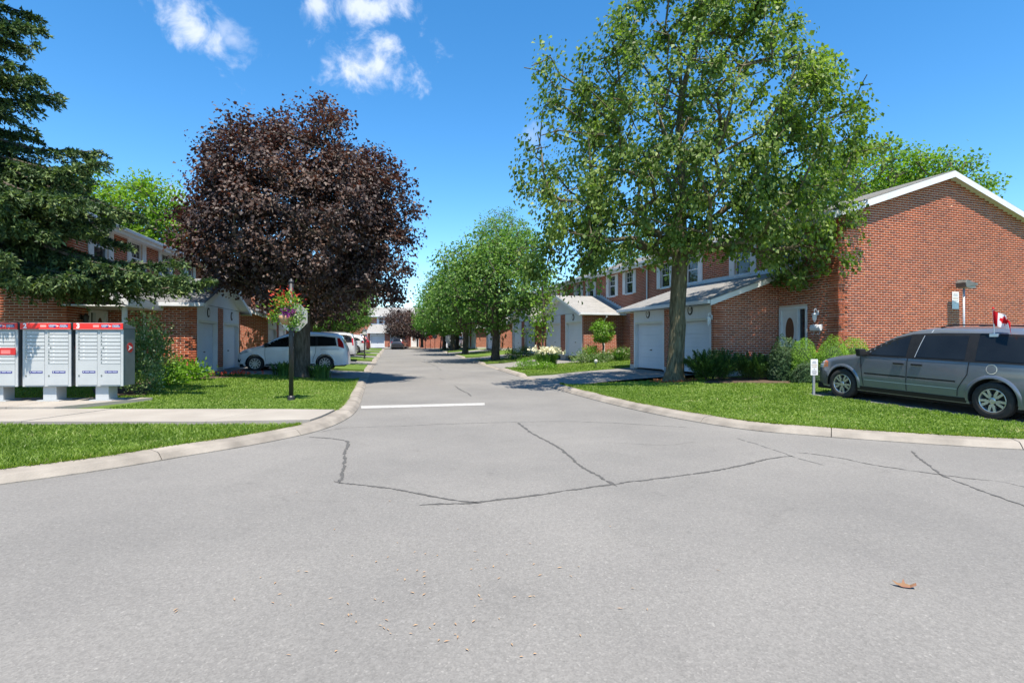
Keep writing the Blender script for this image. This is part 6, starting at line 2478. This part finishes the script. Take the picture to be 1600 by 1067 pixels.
def mailbox(loc, rz, num, label, label_mid=False):
    """community mailbox: front faces -y, width along x"""
    root = empty('mailbox', loc, rz, label, 'mailbox', 'community mailboxes on the concrete pad')
    w, d = 1.04, .46
    z0, z1 = .345, 1.66
    m = MB()
    m.box(-w / 2 + .012, w / 2 - .012, .03, d, z0, z1)
    m.build('cabinet', 'box_shaded', root, bevel=.008)
    # hood with its slope to the back
    m = MB()
    m.prism([(-w / 2 - .005, -.03, z1 + .002), (-w / 2 - .005, -.03, z1 + .115), (-w / 2 - .005, .02, z1 + .135), (-w / 2 - .005, d + .01, z1 + .03), (-w / 2 - .005, d + .01, z1 + .002)], (w + .01, 0, 0))
    m.build('hood', 'box_shaded', root, bevel=.006)
    m = MB()
    m.box(-w / 2 - .012, w / 2 + .012, -.045, -.0315, z1 - .012, z1 + .118)
    m.box(-w / 2 - .02, w / 2 + .02, -.041, -.0325, z1 - .02, z1 + .126)
    b = m.build('banner', 'red', root)
    m = MB()
    m.box(-w / 2 - .0195, w / 2 + .0195, -.0445, -.0412, z1 - .0195, z1 - .0125)
    m.box(-w / 2 - .0195, w / 2 + .0195, -.0445, -.0412, z1 + .1185, z1 + .1255)
    m.build('banner_edge', 'pinkp', b)
    X = Matrix.Rotation(R(90), 4, 'X')
    zc = z1 + .055
    if num:
        text_mesh('number', num, .15, 'off', b, Matrix.Translation((-w / 2 + .085, -.0465, zc)) @ X, bold=.006)
    m = MB()
    m.box(.07, w / 2 - .035, -.0462, -.0452, zc - .033, zc + .033)
    m.build('banner_logo_panel', 'blue', b)
    text_mesh('lettering', 'CANADA', .040, 'off', b, Matrix.Translation((.155, -.047, zc + .014)) @ X)
    text_mesh('lettering', 'POST', .040, 'off', b, Matrix.Translation((.135, -.047, zc - .016)) @ X)
    text_mesh('lettering', 'POSTES', .040, 'off', b, Matrix.Translation((.385, -.047, zc + .014)) @ X)
    text_mesh('lettering', 'CANADA', .040, 'off', b, Matrix.Translation((.39, -.047, zc - .016)) @ X)
    m = MB()
    m.box(.225, .305, -.0470, -.0463, zc - .030, zc + .030)
    m.build('logo_centre', 'red', b)
    m = MB()
    m.prism([(.238, -.0472, zc + .018), (.293, -.0472, zc + .0), (.238, -.0472, zc - .020), (.252, -.0472, zc)], (0, -.001, 0))
    m.build('logo_wing', 'off', b)
    m = MB()
    m.box(-.11, .02, -.0462, -.0452, zc - .026, zc + .026)
    m.build('banner_print', 'pinkp', b)
    # face plate
    m = MB()
    m.box(-w / 2, w / 2, 0, .029, z0 - .01, z1 - .025)
    fp = m.build('face_frame', 'box_grey', root, bevel=.006)
    # compartments: two columns
    ph = .0845
    for cx0, cx1, n, sp in ((-w / 2 + .055, -.045, 8, None), (.025, w / 2 - .055, 9, 4)):
        ztop = z1 - .05
        for k in range(n):
            za, zb = ztop - (k + 1) * ph, ztop - k * ph
            m = MB()
            m.prism([(cx0, -.001, za + .004), (cx0, -.016, za + .004), (cx0, -.011, zb - .012), (cx0, -.001, zb - .012)], (cx1 - cx0, 0, 0))
            dr = m.build('compartment_door', 'box_grey', root)
            m = MB()
            m.box(cx0 - .004, cx1 + .004, -.004, -.0012, zb - .0105, zb - .001)
            m.build('door_gap', 'slot', dr)
            m = MB()
            lx = cx0 + (.03 if k != sp else .07)
            mt = Matrix.Translation((lx, -.014, (za + zb) / 2 - .004)) @ Matrix.Rotation(R(90), 4, 'X')
            m.lathe([(.014, 0), (.014, .008), (.004, .009)], 12, mt)
            m.build('lock', 'lock', dr)
            m = MB()
            m.box(cx0 + .115, cx0 + .150, -.0165, -.0135, za + .034, za + .058)
            m.build('number_tag', 'sign' if k != 0 else 'lens', dr)
        m = MB()
        zb = ztop - n * ph - .008
        m.box(cx0, cx1, -.012, -.001, z0 + .02, zb)
        pd = m.build('parcel_door', 'box_grey', root, bevel=.003)
        zl = z0 + .32
        m = MB()
        m.box(cx0 + .10, cx0 + .385, -.0145, -.0125, zl - .026, zl + .026)
        lb = m.build('parcel_label', 'blue', pd)
        text_mesh('lettering', 'A' if cx0 < 0 else 'B', .045, 'off', lb, Matrix.Translation((cx0 + .13, -.0150, zl)) @ X)
        m = MB()
        m.box(cx0 + .165, cx0 + .255, -.0152, -.0147, zl - .004, zl + .012)
        m.box(cx0 + .270, cx0 + .365, -.0152, -.0147, zl - .004, zl + .012)
        m.build('label_print', 'navy_txt', lb)
        m = MB()
        mt = Matrix.Translation((cx0 + .03, -.012, zl - .08)) @ Matrix.Rotation(R(90), 4, 'X')
        m.lathe([(.016, 0), (.016, .010), (.004, .011)], 12, mt)
        m.build('lock', 'lock', pd)
    if label_mid:
        m = MB()
        m.box(-.02, w / 2 - .03, -.022, -.0175, 1.06, 1.22)
        bn = m.build('red_notice', 'red2', root)
        m = MB()
        m.box(.18, .38, -.0235, -.0222, 1.09, 1.105); m.box(.18, .38, -.0235, -.0222, 1.12, 1.135); m.box(.18, .38, -.0235, -.0222, 1.15, 1.165)
        m.build('notice_print', 'pinkp', bn)
    # emblem on the right side
    side = Matrix.Translation((w / 2 - .0115, d / 2 + .02, 0)) @ Matrix.Rotation(R(90), 4, 'Z')
    post_emblem(root, .02, 1.22, .115, side)
    # pedestal
    m = MB()
    m.box(-.14, .15, .08, .40, .02, z0 - .0)
    m.build('pedestal', 'box_grey', root, bevel=.01)
    m = MB()
    m.box(-.24, .25, .02, .46, 0, .02)
    m.build('base_plate', 'box_grey', root)
    return root


PADZ = .186
mailbox((-9.48, 12.5, PADZ), R(4), '3', 'grey community mailbox numbered 3 nearest the lawn')
mailbox((-10.62, 12.42, PADZ), R(4.5), '2', 'grey community mailbox numbered 2, middle of the three')
mailbox((-11.76, 12.33, PADZ), R(5), None, 'grey community mailbox with red notice at the left frame edge', True)

# ---- post with the back of a stop sign and a hanging basket
sp = Vector((-5.42, 13.35))
zg = gz(sp.x, sp.y)
pole = empty('sign_post', (sp.x, sp.y, zg - .02), 0, 'black post carrying the grey back of an octagonal sign', 'post')
m = MB(); m.tube([(0, 0, 0), (0, 0, 2.9)], .055, 12); m.build('pole', 'black', pole, smooth=True)
m = MB(); m.tube([(0, 0, 2.9), (0, 0, 2.93), (0, 0, 3.0)], [.065, .065, .012], 12); m.build('pole_cap', 'black', pole)
m = MB(); m.tube([(0, 0, 0), (0, 0, .10), (0, 0, .13)], [.09, .085, .056], 14); m.build('pole_base', 'black', pole)
m = MB()
m.prism([(.03 + .37 * math.cos(R(22.5 + 45 * k)), .075, 2.06 + .37 * math.sin(R(22.5 + 45 * k))) for k in range(8)], (0, .004, 0))
m.build('sign_plate', 'alum', pole)
m = MB()
for z in (1.85, 2.27):
    m.box(-.07, .07, -.06, .072, z - .015, z + .015)
m.build('sign_bracket', 'galv', pole)
bk = empty('hanging_basket', (sp.x - .02, sp.y - .24, zg + 2.02), 0, 'hanging basket overflowing with red, purple and green flowers on the black post', 'flower basket')
m = MB(); m.lathe([(.10, -.18), (.155, -.06), (.19, .03), (.175, .035), (.14, 0)], 22); m.build('planter', 'terra', bk, smooth=True)
m = MB(); m.tube([(0, 0, -.1), (0, .10, -.2), (0, .19, -.2)], .012, 6); m.build('bracket', 'black', bk)
r = np.random.default_rng(77)


def flowers_cloud(name, n, ctr, sp_, ln, mat, up=.4, wd=.5, seed=1):
    r = np.random.default_rng(seed)
    P = np.array(ctr) + r.normal(size=(n, 3)) * np.array(sp_)
    tip = norm(r.normal(size=(n, 3)) + np.array([0, 0, up]) + (P - np.array(ctr)) * 2)
    V, F = leaf_cloud(P, tip, norm(r.normal(size=(n, 3)) + np.array([0, -.3, .6])), ln * r.uniform(.6, 1.3, n), ln * wd * r.uniform(.7, 1.2, n))
    tri_mesh(name, V, F, np.repeat(r.uniform(size=n), 2), mat, bk)['kind'] = 'stuff'


flowers_cloud('foliage', 420, (0, 0, .30), (.15, .12, .14), .11, 'lf_lime', .7, .35, 1)
flowers_cloud('red_flowers', 150, (-.02, -.03, .40), (.16, .11, .14), .085, 'petal_red', .7, .4, 2)
flowers_cloud('purple_flowers', 120, (.08, -.12, .10), (.09, .06, .06), .06, 'petal_purple', .2, .9, 3)
flowers_cloud('white_flowers', 160, (.30, -.06, .02), (.09, .07, .12), .06, 'lf_dogwood', -.3, .7, 4)
flowers_cloud('trailing_leaves', 150, (-.28, -.05, .02), (.06, .06, .10), .07, 'lf_lime', -.4, .5, 5)
flowers_cloud('red_trailers', 30, (-.33, -.05, .02), (.05, .05, .12), .06, 'petal_red', -.4, .7, 6)
flowers_cloud('trailing_leaves', 150, (.24, -.05, -.12), (.10, .06, .08), .07, 'lf_lime', -.5, .5, 7)


# ---- notice signs on posts
def notice(name, label, loc, rz, zc, w, h, post_h, lean=0.0):
    root = empty(name, loc, rz, label, 'sign')
    m = MB(); m.box(-.03, .03, 0, .03, -.2, post_h); m.build('post', 'galv', root)
    m = MB(); m.box(-w / 2, w / 2, -.006, -.002, zc - h / 2, zc + h / 2)
    s = m.build('sign_plate', 'sign', root, bevel=.001)
    m, m2 = MB(), MB()
    rr = random.Random(3)
    rows = [(.36, .5), (.27, .6), (.15, .8), (.03, .66), (-.10, .2), (-.22, .62), (-.32, .7), (-.40, .5)]
    for k, (f, wf) in enumerate(rows):
        tgt = m2 if k in (2, 3) else m
        tgt.box(-w * wf / 2, w * wf / 2, -.0085, -.0065, zc + h * f - .011, zc + h * f + .011)
    m.build('sign_print', 'print', s)
    m2.build('sign_print', 'printy', s)
    return root


nx, ny = 7.62, 13.72
notice('notice_sign', 'white notice sign on a short grey post in the lawn by the van bumper', (nx, ny, gz(nx, ny)), R(14), .72, .215, .40, .92)

# ---- lamp post and notice by the gable wall
ua = Vector((math.cos(R(17.5)), math.sin(R(17.5))))
na = Vector((-math.sin(R(17.5)), math.cos(R(17.5))))


def on_gable(u, out):
    return Vector((10.5, 17.5)) + ua * u - na * out


gp = on_gable(5.03, .45)
lz = .39
lp = empty('wall_lamp_post', (gp.x, gp.y, lz), R(17.5), 'thin pale pole with dark hooded lamp standing at the gable wall', 'lamp')
m = MB(); m.tube([(0, 0, -.5), (0, 0, 3.02)], .034, 10); m.build('pole', 'galv', lp, smooth=True)
m = MB()
m.prism([(-.13, -.17, 3.0), (-.16, -.17, 3.16), (-.08, -.17, 3.26), (.08, -.17, 3.22), (.45, -.17, 3.13), (.42, -.17, 3.06)], (0, .34, 0))
m.build('lamp_head', 'lampg', lp, bevel=.02)
m = MB(); m.box(-.05, .38, -.13, .13, 2.985, 3.045, Matrix.Rotation(0, 4, 'Y')); m.build('lamp_lens', 'lens', lp)
g2 = on_gable(5.28, .022)
wsg = empty('wall_notice', (g2.x, g2.y, lz), R(17.5), 'white notice board fixed on the gable wall beside the lamp pole', 'sign')
m = MB(); m.box(-.165, .165, -.004, .004, 2.30, 2.90); s = m.build('sign_plate', 'sign', wsg, bevel=.001)
m, m2 = MB(), MB()
for k, (f, wf) in enumerate([(.36, .6), (.28, .68), (.16, .8), (.08, .74), (-.02, .7), (-.12, .3)]):
    (m2 if k in (2, 3) else m).box(-.33 * wf / 2, .33 * wf / 2, -.007, -.0045, 2.60 + .6 * f - .012, 2.60 + .6 * f + .012)
m.build('sign_print', 'print', s); m2.build('sign_print', 'printy', s)


# ---- wall lanterns and letterbox at the right front door
def on_front(t, u, z, org=(10.5, 17.5), ang=17.5, zg=.39):
    a = R(ang)
    ux, tx = Vector((math.cos(a), math.sin(a))), Vector((-math.sin(a), math.cos(a)))
    p = Vector(org) + ux * u + tx * t
    return (p.x, p.y, zg + z)


def lantern(label, loc, rz):
    """plate faces local -x"""
    o = empty('wall_lantern', loc, rz, label, 'lamp', 'white lanterns on the brick walls')
    o.scale = (.8, .8, .85)
    m = MB(); m.box(-.03, 0, -.05, .05, -.02, .16); m.build('back_plate', 'white', o, bevel=.01)
    m = MB(); m.tube([(-.02, 0, .08), (-.07, 0, .20), (-.14, 0, .24), (-.19, 0, .18), (-.18, 0, .08)], .022, 8); m.build('scroll_arm', 'white', o, smooth=True)
    m = MB(); m.lathe([(.02, .10), (.11, .03), (.105, .0), (.03, .0)], 8, Matrix.Translation((-.18, 0, 0))); m.build('lantern_cap', 'white', o)
    m = MB(); m.lathe([(.085, 0), (.06, -.20)], 8, Matrix.Translation((-.18, 0, -.002))); m.build('lantern_glass', 'lantern', o)
    m = MB()
    for k in range(8):
        a = 2 * math.pi * k / 8
        m.tube([(-.18 + .09 * math.cos(a), .09 * math.sin(a), 0), (-.18 + .065 * math.cos(a), .065 * math.sin(a), -.2)], .008, 5)
    m.build('lantern_ribs', 'white', o)
    m = MB(); m.lathe([(.07, -.20), (.05, -.23), (.015, -.29), (.004, -.30)], 8, Matrix.Translation((-.18, 0, 0))); m.build('lantern_foot', 'white', o)


lantern('white wall lantern above the letterbox beside the right front door', on_front(.78, -.008, 2.05), R(17.5))
lantern('white wall lantern at the corner of the near right garage', on_front(2.56, -2.845, 1.95), R(17.5))
o = empty('letterbox', on_front(.80, -.008, 1.52), R(17.5), 'white letterbox with newspaper hooks beside the right front door', 'letterbox')
m = MB()
m.prism([(0, -.2, 0), (-.11, -.2, 0), (-.14, -.2, .10), (-.10, -.2, .19), (0, -.2, .22)], (0, .4, 0))
m.build('box', 'white', o, bevel=.008)
for yy in (-.12, .12):
    m = MB(); m.tube([(-.02, yy, .0), (-.02, yy, -.08), (-.05, yy, -.13), (-.10, yy, -.13), (-.13, yy, -.09)], .01, 6); m.build('hook', 'white', o)
# dark lantern by the left door
a = R(12.6)
lx = Vector((-13.6, 16.6)) + Vector((-math.sin(a), math.cos(a))) * .75 + Vector((math.cos(a), math.sin(a))) * .02
o = empty('wall_lantern', (lx.x, lx.y, .35 + 1.95), R(12.6), 'dark wall lantern under the left porch beside the door', 'lamp')
m = MB(); m.box(0, .03, -.05, .05, -.05, .12); m.build('back_plate', 'black', o)
m = MB(); m.lathe([(.02, .14), (.10, .06), (.09, 0), (.065, -.2), (.02, -.24)], 8, Matrix.Translation((.14, 0, 0))); m.build('lantern_body', 'black', o)

# ---- small flag clipped to the van window
fb = van.matrix_basis @ Vector((-1.42, van_car.W(-1.42, 1.60) + .02, 1.60))
flag = empty('car_flag', fb, ang_v, 'small red and white maple leaf flag clipped to the van roof edge', 'flag')
m = MB(); m.box(-.07, .07, -.02, .03, -.06, .0); m.build('clip', 'off', flag, bevel=.006)
m = MB(); m.tube([(0, .0, -.02), (.01, .02, .46)], .011, 8); m.build('staff', 'off', flag)
m = MB(); m.lathe([(.004, -.02), (.02, 0), (.016, .02), (.003, .028)], 10, Matrix.Translation((.01, .02, .475))); m.build('finial', 'red', flag)


def flag_pt(s, t):
    """s along the fly (0..1), t up the hoist (0..1); the cloth streams backwards and sags"""
    x = .005 - .33 * s * (1 - .1 * t)
    y = .02 + .07 * math.sin(s * 7.5 + t * 1.3) * (.25 + s)
    z = .20 + .26 * t - .26 * s ** 1.5 - .03 * math.sin(s * 6)
    return (x, y, z)


n1, n2 = 28, 12
for nm, s0, s1, mt in (('flag_cloth', 0, .25, 'flag_red'), ('flag_cloth', .25, .75, 'flag_white'), ('flag_cloth', .75, 1, 'flag_red')):
    V, F = [], []
    q = int(n1 * (s1 - s0)) + 1
    for i in range(q + 1):
        for j in range(n2 + 1):
            V.append(flag_pt(s0 + (s1 - s0) * i / q, j / n2))
    for i in range(q):
        for j in range(n2):
            k = i * (n2 + 1) + j
            F.append((k, k + n2 + 1, k + n2 + 2, k + 1))
    tri_mesh(nm, np.array(V), np.array(F), np.zeros(len(F)), mt, flag, True)
half_leaf = [(0, 1.0), (.18, .66), (.36, .76), (.28, .28), (.48, .50), (.56, .36), (.88, .42), (.76, .16), (.92, .04), (.46, -.36), (.52, -.54), (.06, -.46), (.05, -.9)]
leafp = half_leaf + [(-x, y) for x, y in reversed(half_leaf[1:])]
for sgn in (1, -1):
    bm = bmesh.new()
    f = bm.faces.new([bm.verts.new((x, y, 0)) for x, y in leafp])
    bmesh.ops.triangulate(bm, faces=[f])
    for v in bm.verts:
        p = flag_pt(.5 - v.co.x * .21, .52 + v.co.y * .40)
        v.co = (p[0], p[1] + sgn * .004, p[2])
    me = bpy.data.meshes.new('maple_leaf'); bm.to_mesh(me); bm.free()
    link('maple_leaf', me, 'flag_red', flag)


# ---- lamp post and signs up the street
def street_lamp(label, x, y, h):
    o = empty('street_lamp', (x, y, gz(x, y)), 0, label, 'street lamp', 'lamp posts up the street')
    m = MB(); m.tube([(0, 0, 0), (0, 0, .3), (0, 0, h)], [.07, .045, .04], 10); m.build('pole', 'black', o)
    m = MB(); m.lathe([(.06, h), (.15, h + .08), (.17, h + .34), (.05, h + .36)], 10); m.build('lantern_globe', 'lantern', o)
    m = MB(); m.lathe([(.20, h + .34), (.05, h + .50), (.01, h + .54)], 10); m.build('lantern_cap', 'black', o)


street_lamp('black lamp post with pale lantern beside the silver parked cars', -10.9, 40.2, 1.75)
street_lamp('thin black lamp post at the far right end of the street', -12.6, 79.0, 2.0)


def street_sign(label, x, y, h, kind, mat):
    o = empty('street_sign', (x, y, gz(x, y)), 0, label, 'sign', 'sign posts up the street')
    m = MB(); m.tube([(0, 0, 0), (0, 0, h)], .035, 8); m.build('post', 'black', o)
    m = MB()
    if kind == 'round':
        m.prism([(.32 * math.cos(2 * math.pi * k / 20), -.045, h - .1 + .32 * math.sin(2 * math.pi * k / 20)) for k in range(20)], (0, .006, 0))
    else:
        m.box(-.22, .22, -.045, -.039, h - .5, h + .05)
    m.build('sign_plate', mat, o)


street_sign('round dark sign disc on a post under the far street trees', -10.35, 73.0, 1.9, 'round', 'lampg')
street_sign('grey sign plate on a thin post on the right verge', -6.3, 53.4, 1.75, 'rect', 'alum')
street_sign('small red sign plate on a post at the far end', -12.3, 82.0, 1.9, 'rect', 'red2')

# small white garden light at the driveway edge
gx, gy = 3.95, 25.6
o = empty('garden_light', (gx, gy, gz(gx, gy)), 0, 'small dark garden light at the edge of the right driveway', 'lamp')
m = MB(); m.tube([(0, 0, 0), (0, 0, .24)], .018, 6); m.build('stake', 'black', o)
m = MB(); m.lathe([(.05, .22), (.09, .30), (.09, .36), (.02, .42)], 10); m.build('lamp_head', 'lens', o)

# fallen leaf and chaff on the road
lf = Vector(((1412 - 800) / FPX, 1)) * (CAMZ * FPX / (917 - 533.5))
o = empty('fallen_leaf', (lf.x, lf.y, .006), R(-25), 'curled brown dead leaf lying on the asphalt at lower right', 'leaf')
V = [(-.062, .004, .03), (-.045, -.012, .012), (-.01, -.02, .002), (.03, -.02, .004), (.064, -.014, .022), (.066, .012, .03), (.035, .014, .010), (.012, .022, .012), (.005, .042, .034), (-.008, .02, .010), (-.03, .012, .012)]
m = MB(); m.add(V, [(0, 1, 10), (1, 2, 9, 10), (2, 3, 6, 7, 9), (7, 8, 9), (3, 4, 5, 6)]); m.build('leaf_blade', 'deadleaf', o, normals=False)
rr = random.Random(12)
m = MB()
for k in range(90):
    x, y = rr.gauss(700, 170), rr.gauss(930, 70)
    if not 765 < y < 1062:
        continue
    Y = CAMZ * FPX / (y - 533.5)
    cx, cy = (x - 800) / FPX * Y, Y
    a, l_, w_ = rr.uniform(0, 3.14), rr.uniform(.008, .020), rr.uniform(.003, .006)
    dx, dy = math.cos(a), math.sin(a)
    m.poly([(cx + dx * l_, cy + dy * l_, .007), (cx - dy * w_, cy + dx * w_, .009), (cx - dx * l_, cy - dy * l_, .006), (cx + dy * w_, cy - dx * w_, .008)])
tag(m.build('chaff', 'straw', normals=False), 'tiny straw coloured seed husks scattered over the asphalt', 'husks', kind='stuff')
# mulch ring round the linden foot
m = MB()
rr = random.Random(2)
for k in range(130):
    a, q = rr.uniform(0, 6.28), rr.uniform(.42, .80)
    x, y = 5.42 + math.cos(a) * q, 18.2 + math.sin(a) * q * .8
    z = gz(x, y) + .01
    mt = Matrix.Translation((x, y, z + rr.uniform(0, .035))) @ Matrix.Rotation(rr.uniform(0, 6), 4, (rr.random(), rr.random(), 1))
    m.box(-.05, .05, -.018, .018, -.008, .008, mt)
tag(m.build('mulch', 'mulch'), 'orange brown wood chips round the linden foot', 'mulch', kind='stuff')
